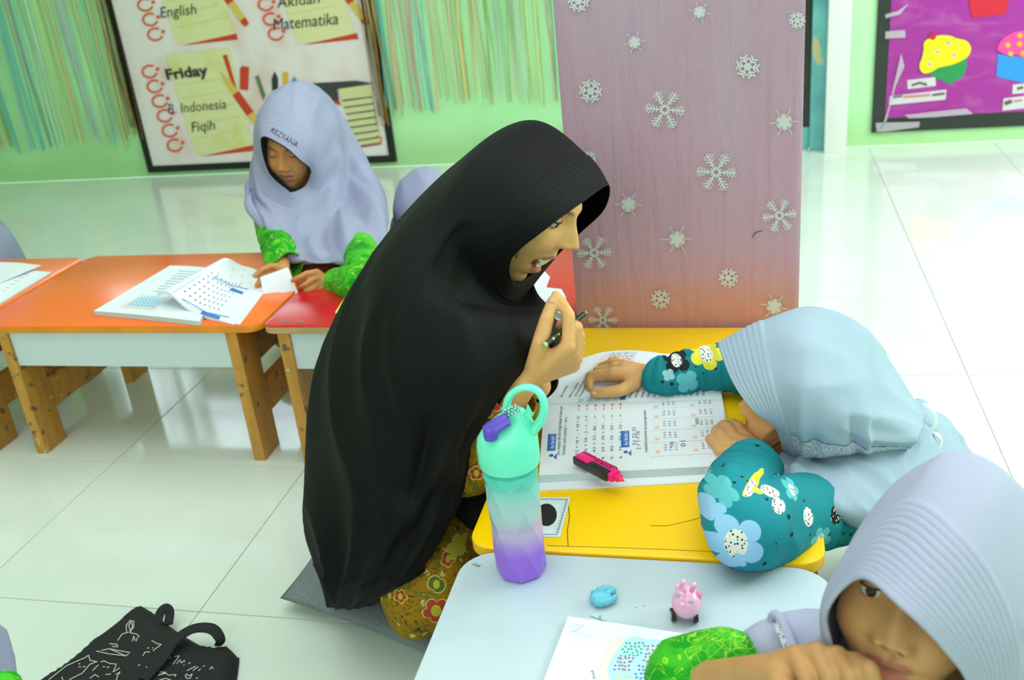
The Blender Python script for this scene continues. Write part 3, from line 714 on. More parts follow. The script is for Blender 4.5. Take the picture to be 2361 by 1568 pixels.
utxt([('warna yang telah disediakan', .16, .10, .07, .007), ('Tentukan banyak telur', .19, .08, .07, .007), ('ayam serta bebek.', .08, .1, .045, .007), ('itik itu semua', .13, .09, .05, .007)]+[('bilangan dan cara', .45+.035*k, .05, .05+.01*(k % 3), .0065) for k in range(14)], m_ptext)
mesh('heading_box', [upper(.425+.03*p, .02+.08*q, .0008) for p, q in ((0, 0), (1, 0), (1, 1), (0, 1))], [(0, 1, 2, 3)], m_pblue, bk)
# ---------------------------------------------------------------- highlighter
m_hp = mat('pink plastic', (245, 30, 130), .3); m_hk = mat('black plastic', (38, 36, 40), .35); m_htip = mat('pink felt tip', (255, 60, 110), .6)
ha, hb = PZ(1336, 1062, .374), PZ(1436, 1115, .374); L = np.linalg.norm(hb-ha); ang = math.atan2(hb[1]-ha[1], hb[0]-ha[0])
hl = thing('highlighter', 'pink and black highlighter lying on the open maths book', 'highlighter', (ha[0], ha[1], .371)); hl.rotation_euler = (0, 0, ang)
bpy.context.view_layer.update()
def hpart(name, bm, m):
    MW = Matrix.Translation(Vector((ha[0], ha[1], .3715))) @ Matrix.Rotation(ang, 4, 'Z'); bm.transform(MW); return from_bm(name, bm, m, hl, True, 40)
bm = bmesh.new(); bx(bm, 0, L*.76, -.011, .011, .003, .0155, .003); body = hpart('body', bm, m_hp)
bm = bmesh.new(); bx(bm, -.001, L*.36, -.0122, -.004, .001, .0145, .003); bx(bm, L*.33, L*.77, -.0122, -.001, .001, .0162, .003); bx(bm, L*.45, L*.77, .0085, .0118, .002, .0150, .002); hpart('grip', bm, m_hk)
bm = bmesh.new(); bx(bm, L*.74, L*.86, -.0095, .0095, .002, .0145, .003); bx(bm, L*.84, L*.95, -.0055, .0055, .004, .012, .002); hpart('collar', bm, m_hp)
bm = bmesh.new(); r = bmesh.ops.create_cone(bm, cap_ends=True, segments=12, radius1=.0042, radius2=.0012, depth=L*.1)['verts']
for v in r: v.co = Vector((v.co.z+L*.98, v.co.y, v.co.x+.008))
hpart('tip', bm, m_htip)
ca_, sa_ = math.cos(ang), math.sin(ang)
def hm(x, y, l=0): return (ha[0]+x*ca_-y*sa_, ha[1]+x*sa_+y*ca_, .3715+.0158+l)
text_on('lettering', [('JOYKO', L*.72, .0082, .034, .011, -1, 0)], hm, m_hk, hl, 0, .02)
text_on('lettering', [('highlighter', L*.34, .008, .03, .006, -1, 0)], hm, m_hk, hl, 0, 0, .3)
# ---------------------------------------------------------------- open workbook on the orange desk
wb = thing('open_workbook', 'open workbook with curling pages on the orange desk', 'book', PZ(430, 690, ZT_))
q = [PZ(216, 718, .360), PZ(388, 738, .360), PZ(392, 612, .360), PZ(500, 620, .360)]
Lf = quad_page((q[0]), PZ(460, 742, .36), PZ(392, 613, .36), PZ(520, 622, .36), lambda a, b: .361+.002*math.sin(PI*a))
page_block('page_stack', Lf, m_paper, wb, zb+.0005, side=m_edge)
S0 = np.array(PZ(372, 706, .36)[:2]); S1 = np.array(PZ(505, 628, .36)[:2])     # fold line near -> far
Rn = np.array(PZ(540, 749, .352)[:2]); Rf = np.array(PZ(606, 632, .352)[:2])
def curl(a, b, l=0):
    p0 = S0*(1-b)+S1*b; p1 = Rn*(1-b)+Rf*b; z = .353+.034*math.exp(-((a-.14)/.2)**2)*(1-.25*b)+.017*(1-a)
    sh = -.02*math.exp(-((a-.0)/.08)**2)
    p = p0+(p1-p0)*(a+sh)
    return (p[0], p[1]+(.03*math.sin(PI*a)*b), z+l)
V = []; na, nb = 36, 14
for s in (0, 1):
    for j in range(nb+1):
        for i in range(na+1):
            c_ = curl(i/na, j/nb); V.append((c_[0], c_[1], max(zb+.001, c_[2]-s*.0075)))
W_ = na+1; o = W_*(nb+1); Fc = [(j*W_+i, j*W_+i+1, j*W_+i+1+W_, j*W_+i+W_) for j in range(nb) for i in range(na)]
Fc += [tuple(o+k for k in reversed(t)) for t in Fc]
for i in range(na): Fc += [(nb*W_+i, nb*W_+i+1, o+nb*W_+i+1, o+nb*W_+i), (i+1, i, o+i, o+i+1)]
for j in range(nb): Fc += [(j*W_+na, (j+1)*W_+na, o+(j+1)*W_+na, o+j*W_+na), ((j+1)*W_, j*W_, o+j*W_, o+(j+1)*W_)]
mesh('curled_pages', V, Fc, m_paper, wb, True, 40)
slab('loose_page', [tuple(PZ(u, v, zb)[:2]) for u, v in ((500, 738), (553, 750), (612, 672), (600, 628))], zb+.0004, zb+.0025, m_paper, wb, None, 0)
cm = lambda p, q, l=0: curl(p, q, .0007)
print_many('picture', [[(.18, .10), (.52, .10), (.55, .36), (.22, .36)]], lambda p, q, l=0: Lf(p, q, .0006), m_ppink, wb)
print_many('picture', [[(.22, .14), (.5, .14), (.53, .34), (.26, .34)]], lambda p, q, l=0: Lf(p, q, .0009), m_ppanel, wb)
print_many('dots', [circ(.25+.04*(k % 7), .16+.04*(k//7), .006, 6, .01) for k in range(28)], lambda p, q, l=0: Lf(p, q, .0012), m_db, wb)
print_many('text_lines', [s for k in range(9) for s in stroke([(.3+.02*(k % 2), .44+.055*k), (.3+.5*(.6+.4*((k*7) % 5)/5), .44+.055*k)], .014)], lambda p, q, l=0: Lf(p, q, .0006), m_pfaint, wb)
rr_ = random.Random(5)
print_many('number_rows', [circ(.25+.065*i+.01*rr_.random(), .15+.08*j, .010, 5, .014) for i in range(8) for j in range(7)], cm, m_ptext, wb)
print_many('rule', stroke([(.2, .02), (.2, .5)], .004)+[s for bb in (.08, .62) for s in stroke([(.08, bb), (.3, bb-.03), (.6, bb-.03), (.9, bb)], .012)], cm, m_pblue, wb)
print_many('heading_box', [[(.55, .0), (.80, .0), (.80, .05), (.55, .05)], [(.62, .50), (.86, .50), (.86, .55), (.62, .55)]], cm, m_pblue, wb)
print_many('drawing', [circ(.3+.08*i, .68+.06*(i*3 % 5), .018, 7) for i in range(8)], cm, m_obox, wb)
# open book at the left edge
lb = thing('open_workbook', 'open workbook cut by the left edge on the leftmost orange desk', 'book', PZ(20, 650, ZT_))
Lg = quad_page(PZ(-180, 720, .36), PZ(0, 698, .356), PZ(-120, 610, .36), PZ(118, 628, .354), lambda a, b: .358+.012*math.sin(PI*min(1, a*1.1))*(1-.3*b)-.003*a)
page_block('page_stack', Lg, m_paper, lb, zb+.0005, side=m_edge)
slab('loose_page', [tuple(PZ(u, v, zb)[:2]) for u, v in ((-100, 612), (50, 618), (98, 624), (60, 640), (-80, 700))], .364, .3655, m_paper, lb, None, 0)
print_many('text_lines', [s for k in range(8) for s in stroke([(.35, .15+.1*k), (.85, .15+.1*k)], .012)], lambda p, q, l=0: Lg(p, q, .001), m_pfaint, lb)
# yellow sheet on the red desk
m_ysh = mat('yellow paper', (244, 240, 100), .6)
tag(slab('paper_sheet', [tuple(PZ(u, v, zb)[:2]) for u, v in ((773, 722), (800, 724), (872, 640), (880, 600), (842, 612))], zb+.0004, zb+.0016, m_ysh, None, None, 0), 'yellow sheet of paper on the red desk behind the teacher', 'paper')
wbk = thing('notebook', 'white notebook on the red desk seen past the teacher\'s chin', 'book', PZ(1290, 690, ZT_))
slab('page_stack', [tuple(PZ(u, v, zb)[:2]) for u, v in ((1216, 700), (1305, 745), (1306, 700), (1296, 682), (1245, 676))], zb+.001, zb+.016, m_paper, wbk, m_edge, .001)
slab('cover', [tuple(PZ(u, v, zb)[:2]) for u, v in ((1214, 704), (1308, 749), (1309, 700), (1296, 680), (1243, 674))], zb+.0002, zb+.001, m_paper, wbk, None, 0)
slab('loose_page', [tuple(PZ(u, v, zb)[:2]) for u, v in ((1190, 640), (1250, 690), (1268, 640), (1230, 600))], zb+.0004, zb+.0015, m_paper, wbk, None, 0)
# ---------------------------------------------------------------- page on the white desk
fb = thing('open_workbook', 'open workbook with coloured dots on the white foreground desk', 'book', PZ(1450, 1530, ZT_))
fc = [PZ(1200, 1720, zb), PZ(1640, 1760, zb), PZ(1760, 1500, zb), PZ(1311, 1430, zb)]
Fp = quad_page(fc[0], fc[1], fc[3], fc[2], lambda a, b: zb+.006+.001*math.sin(PI*a))
page_block('page_stack', Fp, m_paper, fb, zb+.0004, side=m_edge)
zf = zmap(zb+.0074)
print_many('picture', [[(1408, 1470), (1446, 1472), (1402, 1545), (1420, 1590), (1370, 1590)]], zf, m_ppink, fb)
print_many('picture', [smoothpts([(1446, 1472), (1490, 1474), (1530, 1478), (1533, 1500), (1522, 1568), (1500, 1640), (1440, 1600), (1400, 1545)], 3)], zmap(zb+.0077), m_ppanel, fb)
rr_ = random.Random(9)
def fd(x0, y0, x1, y1, nx, ny, m):
    P = [circ(x0+(x1-x0)*(i+.2+.5*rr_.random()+(.3 if j % 2 else 0))/nx-(j*3.2), y0+(y1-y0)*(j+.5+.35*rr_.random())/ny, 2.7, 8, 2.2) for i in range(nx) for j in range(ny)]
    print_many('dots', P, zmap(zb+.0080), m, fb)
fd(1440, 1478, 1490, 1514, 5, 5, m_dg); fd(1492, 1484, 1528, 1526, 4, 5, m_dbn); fd(1422, 1512, 1462, 1546, 5, 4, m_dr); fd(1470, 1530, 1515, 1566, 5, 4, m_db); fd(1420, 1552, 1462, 1590, 5, 4, m_dy)
print_many('line_drawing', stroke([(1309, 1456), (1325, 1454), (1350, 1438)], 1)+stroke([(1312, 1444), (1340, 1440)], .8)+[s for k in range(6) for s in stroke([(1322+k*8, 1452+k*2), (1326+k*7, 1462+k*1.5)], .8)], zf, m_pfaint, fb)
text_on('text', [('barang.', 1368, 1566, 22, 11, -.2, -.98)], lambda u, v, l=0: zf(u, v), m_ptext, fb)
# ---------------------------------------------------------------- water bottle
m_bot = mat('frosted gradient bottle', (150, 190, 200), .32, .5, fn=lambda c: (lambda z, n: mixc(mixc(mixc(lin((150, 98, 222)), lin((190, 168, 208)), (z+n).sstep(.035, .072)), lin((172, 200, 206)), (z+n).sstep(.07, .10)), lin((84, 204, 190)), (z+n).sstep(.10, .158)))(xyz(coords())[2], (nz(coords(), 22, 2)-.5)*.03))
m_mint = mat('mint plastic', (112, 236, 205), .35); m_mint_d = mat('teal ring', (60, 180, 165), .4); m_purp = mat('purple plastic', (96, 72, 196), .35); m_jewel = mat('jewel glitter', (190, 220, 220), .1, metallic=.6, fn=lambda c: mixc(c, lin((120, 190, 180)), vor(coords(), 260, out='Distance').sstep(.3, .5)))
bc = PY(1205, 1337, 1.01); bx0, by0 = bc[0], 1.012
wbt = thing('water_bottle', 'faceted water bottle fading from mint to purple on the white desk', 'bottle', (bx0, by0, ZT_))
lev = [(0, .0295, 0), (.004, .0325, 0), (.040, .0345, .5), (.076, .0325, 1), (.108, .0355, 1.5), (.138, .0335, 2), (.152, .0362, 2.5), (.158, .0362, 2.5)]
V = []; Fc = []; N = 8
for z, r, tw in lev:
    for k in range(N): a = 2*PI*(k+tw)/N+.2; V.append((r*math.cos(a), r*math.sin(a), z))
for i in range(len(lev)-1):
    h = lev[i+1][2]-lev[i][2]
    for k in range(N):
        a = i*N+k; b = i*N+(k+1) % N; c_ = a+N; d_ = b+N
        if h == 0: Fc.append((a, b, d_, c_))
        else: Fc += [(a, b, c_), (b, d_, c_)]
Fc.append(tuple(range(N-1, -1, -1))); Fc.append(tuple((len(lev)-1)*N+k for k in range(N)))
ob = mesh('bottle_body', V, Fc, m_bot); ob.location = (bx0, by0, ZT_); ob.parent = wbt; ob.matrix_parent_inverse = Matrix.Translation((-bx0, -by0, -ZT_))
bv = ob.modifiers.new('b', 'BEVEL'); bv.width = .0012; bv.segments = 2
def lathe(name, prof, cx_, cy_, z0, m, parent, n=40, dx=None):
    V = []; Fc = []
    for r, z in prof:
        for k in range(n):
            a = 2*PI*k/n; s = dx(z) if dx else (0, 0, 0)
            V.append((cx_+r*math.cos(a)+s[0], cy_+r*math.sin(a)+s[1], z0+z+(s[2]*math.cos(a-.35) if len(s) > 2 else 0)))
    for i in range(len(prof)-1):
        for k in range(n): a = i*n+k; b = i*n+(k+1) % n; Fc.append((a, b, b+n, a+n))
    Fc.append(tuple(range(n-1, -1, -1))); Fc.append(tuple((len(prof)-1)*n+k for k in range(n)))
    return mesh(name, V, Fc, m, parent, True, 50)
lathe('neck_ring', [(.0345, .157), (.0352, .160), (.0352, .166), (.034, .168)], bx0, by0, ZT_, m_mint_d, wbt)
def slope(z):
    t = max(0, (z-.196)/.04); return (.006*t, 0, .010*min(1, t))
lathe('cap', [(.0375, .164), (.0385, .168), (.0382, .19), (.0372, .200), (.034, .209), (.0285, .218), (.022, .225), (.014, .229), (.005, .231)], bx0, by0, ZT_, m_mint, wbt, dx=slope)
by1 = by0-.004
hp = [PY(u, v, by0) for u, v in ((1166, 952), (1172, 920), (1190, 900), (1215, 893), (1240, 902), (1254, 928), (1250, 962), (1232, 990), (1216, 1004))]
tube('carry_loop', hp, [.010, .0085, .0068, .0065, .0068, .0085, .010, .011, .010], m_mint, wbt, n=14, sub=5, flat=.55, up=(.2, 0, 1))
p0 = PY(1120, 998, by0-.030); p1 = PY(1172, 966, by0-.024)
tube('drinking_flap', [p0, (p0+p1)/2+np.array([0, 0, .001]), p1], [.0098, .0102, .009], m_purp, wbt, n=16, sub=4, flat=.5, up=(0, -.5, .8))
p2 = PY(1128, 1002, by0-.036); lathe('spout', [(.0075, 0), (.0085, .003), (.0085, .014), (.007, .016)], PY(1130, 996, by0-.030)[0], by0-.030, PY(1130, 1012, by0-.030)[2], m_purp, wbt, n=20)
rj = random.Random(3); jc = PY(1180, 952, by0-.016)
for k in range(14):
    q = jc+np.array([(k % 5-2)*.0042+.001, -.002+(k//5)*.002, (k//5)*.0035+(k % 5)*.0022-.005]); bm = bmesh.new(); bmesh.ops.create_icosphere(bm, subdivisions=1, radius=.0024); bm.transform(Matrix.Translation(Vector(q))); from_bm('jewel', bm, m_jewel, wbt)
bm = bmesh.new(); bmesh.ops.create_cone(bm, cap_ends=True, segments=8, radius1=.006, radius2=.001, depth=.014); q = PY(1218, 945, by0); bm.transform(Matrix.Translation(Vector(q))); from_bm('latch', bm, m_mint, wbt, True, 30)
# ---------------------------------------------------------------- toys on the white desk
m_tp = mat('pink toy plastic', (240, 176, 214), .18, .6); m_tp2 = mat('deep pink plastic', (232, 140, 186), .3); m_ty = mat('black tyre', (30, 32, 34), .5); m_hub = mat('silver hub', (190, 200, 196), .25, metallic=.7); m_vis = mat('silver visor print', (160, 176, 178), .25)
tc = PZ(1583, 1398, ZT_+.018); tt = thing('toy_car', 'small pink animal-shaped toy car with antlers on the white desk', 'toy', (tc[0], tc[1], ZT_))
R0 = .0185
V, Fc = ellipsoid_geo((tc[0], tc[1]+.003, ZT_+.022), R0*.95, R0*1.15, R0, n=28); mesh('body', V, Fc, m_tp, tt, True)
def tball(name, u, v, dy, r, m, s=(1, 1, 1)):
    p = PY(u, v, tc[1]+dy); V, Fc = ellipsoid_geo(p, r*s[0], r*s[1], r*s[2], n=12); return mesh(name, V, Fc, m, tt, True)
def tstick(name, pts, r, m): tube(name, [PY(u, v, tc[1]+dy) for u, v, dy in pts], r, m, tt, n=10, sub=3)
tstick('antler', [(1580, 1366, -.006), (1573, 1356, -.007), (1575, 1342, -.007)], [.0026, .0022, .0028], m_tp)
tball('antler_tip', 1575, 1342, -.007, .0036, m_tp); tball('antler_tip', 1563, 1352, -.008, .0038, m_tp)
tstick('antler', [(1573, 1358, -.007), (1563, 1352, -.008)], [.0022, .0024], m_tp)
tstick('antler', [(1594, 1364, -.005), (1600, 1350, -.005)], [.0028, .003], m_tp2); tball('antler_tip', 1600, 1349, -.005, .0036, m_tp)
tball('ear', 1612, 1372, .004, .006, m_tp2, (.6, .8, 1)); tball('nose', 1572, 1395, -.020, .0032, m_tp)
for u, v in ((1551, 1394), (1602, 1408)):
    p = PY(u, v, tc[1]-.004); n_ = Vector((1, .3, 0)).normalized(); bm = bmesh.new(); bmesh.ops.create_cone(bm, cap_ends=True, segments=24, radius1=.0078, radius2=.0078, depth=.005)
    bm.transform(Matrix.Translation(Vector((p[0], p[1], ZT_+.0079))) @ n_.to_track_quat('Z', 'Y').to_matrix().to_4x4()); wl = from_bm('wheel', bm, m_ty, tt, True, 40)
    bm = bmesh.new(); bmesh.ops.create_cone(bm, cap_ends=True, segments=20, radius1=.005, radius2=.0045, depth=.0062); bm.transform(Matrix.Translation(Vector((p[0], p[1], ZT_+.0079))) @ n_.to_track_quat('Z', 'Y').to_matrix().to_4x4()); from_bm('hub', bm, m_hub, wl, True, 40)
def tproj(u, v, l=0):      # lay on the front of the body
    d = ray(u, v); o = CP-np.array([tc[0], tc[1]+.003, ZT_+.022]); S = np.array([R0*.95, R0*1.15, R0])*1.012; a = (d/S)@(d/S); b = 2*(o/S)@(d/S); c = (o/S)@(o/S)-1; D = max(0, b*b-4*a*c); t = (-b-math.sqrt(D))/(2*a); return CP+d*t
print_many('visor_print', stroke([(1558, 1376), (1568, 1372), (1575, 1384), (1588, 1388), (1597, 1392)], 5)+[circ(1562, 1374, 5)]+[circ(1596, 1389, 4)], tproj, m_vis, tt)
m_tb = mat('light blue rubber', (98, 190, 216), .4)
q = PZ(1392, 1376, ZT_+.008)
sg = [('e', q+np.array([-.004, 0, 0]), .0135, .0095, .0075)]
for du, dv, r in ((-22, -6, .005), (-10, -14, .0045), (2, -17, .0048), (14, -16, .005), (22, -12, .0042), (25, 2, .0038), (16, 8, .0045), (6, 12, .0045), (-6, 14, .005), (-16, 12, .005), (-22, 4, .006)):
    p = PZ(1392+du, 1376+dv, ZT_+.0075); sg.append(('e', p, r, r, r*1.2))
sg.append(('c', PZ(1400, 1368, ZT_+.010), .004, PZ(1415, 1360, ZT_+.011), .003))
tag(blob('toy_figure', sg, m_tb, None, .0011, 2), 'small light blue rubber toy figure on the white desk', 'toy')
# ---------------------------------------------------------------- cushion and tote bag on the floor
def fabric(c):
    p = coords(); a = nz(p, 260, 2); b = nz(p, 12, 4); return mixc(mixc(c, tuple(x*.75 for x in c), a.sstep(.35, .65)), tuple(min(1, x*1.15) for x in c), b.sstep(.45, .7)*.5)
m_cush = mat('grey woven cloth', (128, 134, 142), .9, fn=fabric, bump=(300, .3, .002))
cc = [np.array(q) for q in ((-.825, 1.295), (-.41, 1.135), (-.32, 1.55), (-.83, 1.62))]
V = []; Fc = []; n = 40
def cush(a, b, s):
    p = cc[0]*(1-a)*(1-b)+cc[1]*a*(1-b)+cc[2]*a*b+cc[3]*(1-a)*b
    e = (1-abs(2*a-1)**3.0)*(1-abs(2*b-1)**3.0); pin = 1-.06*(1-abs(2*a-1)**2)*abs(2*b-1)-.06*(1-abs(2*b-1)**2)*abs(2*a-1)
    ctr = sum(cc)/4; p = ctr+(p-ctr)*pin
    h = .036*max(0, e)**.6; return (p[0], p[1], .037+s*h+(.004*noise.noise(Vector((p[0]*9, p[1]*9, s)))*e if s > 0 else 0))
for s in (1, -1):
    for j in range(n+1):
        for i in range(n+1): V.append(cush(i/n, j/n, s))
o = (n+1)**2
for j in range(n):
    for i in range(n):
        a = j*(n+1)+i; Fc.append((a, a+1, a+n+2, a+n+1)); Fc.append((o+a+n+1, o+a+n+2, o+a+1, o+a))
bm = bmesh.new(); vv = [bm.verts.new(v) for v in V]; [bm.faces.new([vv[k] for k in f]) for f in Fc]; bmesh.ops.remove_doubles(bm, verts=bm.verts, dist=.0002)
for v in bm.verts: v.co.z = max(.0012, v.co.z*(.86 if v.co.x > -2 else 1))
tag(from_bm('cushion', bm, m_cush, None, True), 'flat grey floor cushion under the kneeling teacher', 'cushion')
m_bag = mat('black canvas', (26, 28, 32), .85, fn=fabric, bump=(200, .25, .002)); m_chalk = mat('white marker drawing', (190, 190, 184), .7)
def crumple(name, pts, h, m, parent, seed, z0=.0012, res=.009, amp=.010):
    """a limp cloth slab over a floor outline"""
    P = np.array([PZ(u, v, .012)[:2] for u, v in pts]); lo, hi = P.min(0), P.max(0)
    def inside(x, y):
        c = False; j = len(P)-1
        for i in range(len(P)):
            if (P[i][1] > y) != (P[j][1] > y) and x < (P[j][0]-P[i][0])*(y-P[i][1])/(P[j][1]-P[i][1]+1e-12)+P[i][0]: c = not c
            j = i
        return c
    bm = bmesh.new(); v0 = [bm.verts.new((p[0], p[1], 0)) for p in P]; bm.faces.new(v0)
    bmesh.ops.triangulate(bm, faces=bm.faces)
    for _ in range(6):
        es = [e for e in bm.edges if e.calc_length() > res*2.2]
        if not es: break
        bmesh.ops.subdivide_edges(bm, edges=es, cuts=1); bmesh.ops.triangulate(bm, faces=[f for f in bm.faces if len(f.verts) > 3])
    bnd = {v for e in bm.edges if e.is_boundary for v in e.verts}; B = [(v.co.x, v.co.y) for v in bnd]; Bn = np.array(B)
    for v in bm.verts:
        d = 0 if v in bnd else float(np.sqrt(((Bn-np.array([v.co.x, v.co.y]))**2).sum(1)).min())
        v.co.z = z0+.004+(h-.004)*min(1, d/.02)**.6+amp*(1-abs(noise.noise(Vector((v.co.x*11+seed, v.co.y*8, 2))))*2)*min(1, d/.02)
    g = bmesh.ops.extrude_face_region(bm, geom=list(bm.faces)); nv = [x for x in g['geom'] if isinstance(x, bmesh.types.BMVert)]
    for v in nv: v.co.z = z0
    ob = from_bm(name, bm, m, parent, True, 60); return ob
tote = thing('tote_bag', 'black canvas tote bag with white cat doodles lying on the tiles', 'bag', PZ(320, 1520, 0))
bag = crumple('bag_body', [(322, 1390), (348, 1405), (372, 1424), (392, 1440), (425, 1462), (460, 1482), (492, 1488), (520, 1483), (538, 1500), (549, 1512), (545, 1545), (538, 1590), (500, 1700), (240, 1720), (0, 1660), (90, 1568), (210, 1478)], .016, m_bag, tote, 3)
crumple('folded_lining', [(500, 1535), (549, 1508), (545, 1545), (536, 1600), (500, 1600)], .02, m_bag, tote, 8, res=.006, amp=.004)
def floorpts(L, z): return [PZ(u, v, z) for u, v in L]
tube('handle', [PZ(362, 1440, .02), PZ(370, 1412, .03), PZ(382, 1402, .034), PZ(391, 1412, .03), PZ(388, 1440, .02)], .009, m_bag, tote, n=10, sub=4, flat=.35, up=(0, 0, 1))
tube('handle', [PZ(330, 1568, .03), PZ(372, 1520, .036), PZ(402, 1478, .04), (PZ(445, 1450, .045)), PZ(488, 1450, .045), PZ(508, 1474, .035), PZ(503, 1488, .02)], [.012, .012, .012, .011, .011, .009, .007], m_bag, tote, n=10, sub=5, flat=.3, up=(0, 0, 1))
from mathutils.bvhtree import BVHTree
dg = bpy.context.evaluated_depsgraph_get(); bt_ = BVHTree.FromObject(bag, dg)
def onbag(u, v, l=0):
    d = Vector(ray(u, v)); h = bt_.ray_cast(Vector(CP), d)
    p = h[0] if h[0] is not None else Vector(PZ(u, v, .015)); return tuple(p-d.normalized()*.0012)
def bz(x, y): return (x*.2965, 1250+y*.2965)
doodle = []
for L in ([(985, 700), (980, 650), (1010, 610), (1040, 615), (1040, 660), (1010, 700)], [(1015, 690), (1000, 650), (1020, 620), (1030, 650), (1015, 700)], [(1000, 700), (950, 715), (915, 765)], [(1010, 705), (1060, 715), (1085, 735)], [(1030, 770), (1040, 730), (1050, 765)], [(1070, 740), (1060, 770)],
          [(850, 790), (910, 795), (915, 815), (870, 810)], [(750, 850), (850, 830), (1010, 860)], [(760, 850), (850, 870), (980, 885), (1000, 870)], [(860, 835), (980, 885)], [(1180, 765), (1220, 790), (1255, 795), (1190, 845)], [(1145, 825), (1160, 822)], [(1185, 825), (1192, 822)], [(1110, 885), (1130, 855), (1165, 855)],
          [(380, 1070), (520, 960), (660, 900), (690, 880), (700, 920), (755, 930), (700, 950), (640, 1020), (540, 1070)], [(610, 945), (622, 950)], [(612, 970), (630, 972)], [(645, 970), (665, 968)], [(720, 1000), (790, 930), (810, 925), (850, 945), (905, 950), (880, 1010), (930, 980), (850, 1030), (820, 1030)], [(800, 970), (815, 970)], [(830, 975), (850, 972)],
          [(480, 1050), (490, 1073)], [(700, 1060), (740, 1030), (770, 1050)], [(900, 1030), (935, 1010), (915, 1040), (905, 1073)], [(1360, 890), (1395, 885), (1345, 950)], [(1375, 945), (1400, 915), (1410, 940), (1435, 920), (1430, 960)], [(1465, 945), (1480, 938)], [(1455, 1000), (1520, 965)], [(1500, 1000), (1540, 970)], [(1545, 1000), (1560, 985)], [(1580, 965), (1592, 962)],
          [(1290, 915), (1330, 895), (1310, 905)], [(1630, 990), (1645, 970), (1660, 985)], [(1240, 1010), (1290, 1012), (1230, 1035), (1290, 1020), (1310, 1035), (1370, 1030), (1360, 1045)], [(1440, 1045), (1450, 1025), (1470, 1040), (1495, 1025), (1480, 1060), (1455, 1060), (1440, 1045)], [(1525, 1060), (1540, 1055)], [(1240, 1073), (1290, 1060), (1330, 1073)], [(1075, 960), (1090, 955)], [(1135, 970), (1150, 980)]):
    P = [bz(*p) for p in L]
    doodle += stroke(P, 2.0)
print_many('doodle', doodle, onbag, m_chalk, tote)
# ---------------------------------------------------------------- people
from mathutils.bvhtree import BVHTree
def proj_ab(c, d):
    """shader coordinates in the cloth plane through pixel point c"""
    o = PD(c[0], c[1], d); x, y, z = xyz(coords())
    a = x*float(AR[0])+y*float(AR[1])+z*float(AR[2])-float(o@AR)
    b = x*float(AU[0])+y*float(AU[1])+z*float(AU[2])-float(o@AU)
    return a, b
def flower(col, c, d, rpx, pet, cen=None, n=5, rot=0.0, dots=None):
    a, b = proj_ab(c, d); r = rpx*d/FPX
    rad = X.m('SQRT', a*a+b*b); ang = X.m('ARCTAN2', b, a)+rot
    w_ = X.m('ABSOLUTE', X.m('COSINE', ang*(n/2)))
    e = (rad-(X.m('POWER', w_, .6)*.42+.58)*r).sstep(.0006, -.0006)
    col = mixc(col, pet, e)
    if cen: col = dotoval(col, c, d, rpx*.38, rpx*.5, cen, dots)
    return col
def dotoval(col, c, d, rx, ry, cen, dots=None, rot=0):
    a, b = proj_ab(c, d); ca, sa = math.cos(rot), math.sin(rot)
    a2 = (a*ca+b*sa)/(rx*d/FPX); b2 = (b*ca-a*sa)/(ry*d/FPX)
    q = (X.m('SQRT', a2*a2+b2*b2)).sstep(1.03, .97)
    cc_ = cen
    if dots:
        cc_ = mixc(cen, dots, vor(coords(), 230, rnd=.6).sstep(.36, .28))
    return mixc(col, cc_, q)
def tealprint(c):
    navy = lin((24, 34, 46)); wh = lin((226, 230, 224)); pale = lin((150, 205, 210)); lb = lin((150, 200, 240)); pt = lin((92, 186, 196)); yl = lin((226, 222, 70)); K = lin((30, 38, 46))
    v = nz(coords(), 5, 3); col = mixc(c, tuple(q*.86 for q in c), v.sstep(.4, .7))
    col = mixc(col, K, vor(coords(scale=(1, .9, 1.1)), 46, rnd=.9).sstep(.17, .14))
    for (u, v_, d, r, p, ce, n, rot, dt) in ((1692, 1248, 1.20, 66, lb, wh, 5, .5, K), (1882, 1240, 1.3, 34, pt, wh, 6, .2, K), (1640, 1112, 1.3, 30, pt, None, 5, .3, None), (1632, 1165, 1.25, 26, lb, None, 5, .9, None), (1568, 832, 1.6, 32, K, wh, 4, .6, K),
                                     (1638, 815, 1.6, 40, yl, wh, 5, .1, K), (1592, 882, 1.6, 28, pt, None, 4, .5, None), (1548, 866, 1.6, 15, pale, None, 4, .5, None), (1780, 1105, 1.35, 20, pt, wh, 5, .2, K), (1860, 1300, 1.25, 22, lb, None, 5, .1, None), (1700, 1290, 1.2, 20, lb, None, 5, .7, None)):
        col = flower(col, (u, v_), d, r, p, ce, n, rot, dt)
    for (u, v_, d, rx, ry, ce, dt, rot) in ((1838, 1177, 1.3, 15, 21, wh, K, .2), (1907, 1178, 1.33, 15, 21, K, wh, .1), (1753, 1140, 1.3, 17, 15, wh, K, 0), (1733, 1108, 1.33, 20, 9, wh, K, -.2), (1705, 1092, 1.33, 44, 8, yl, None, .45), (1690, 1100, 1.33, 22, 7, wh, K, .5), (1715, 1112, 1.3, 12, 5, yl, None, -.3)):
        col = dotoval(col, (u, v_), d, rx, ry, ce, dt, rot)
    return col
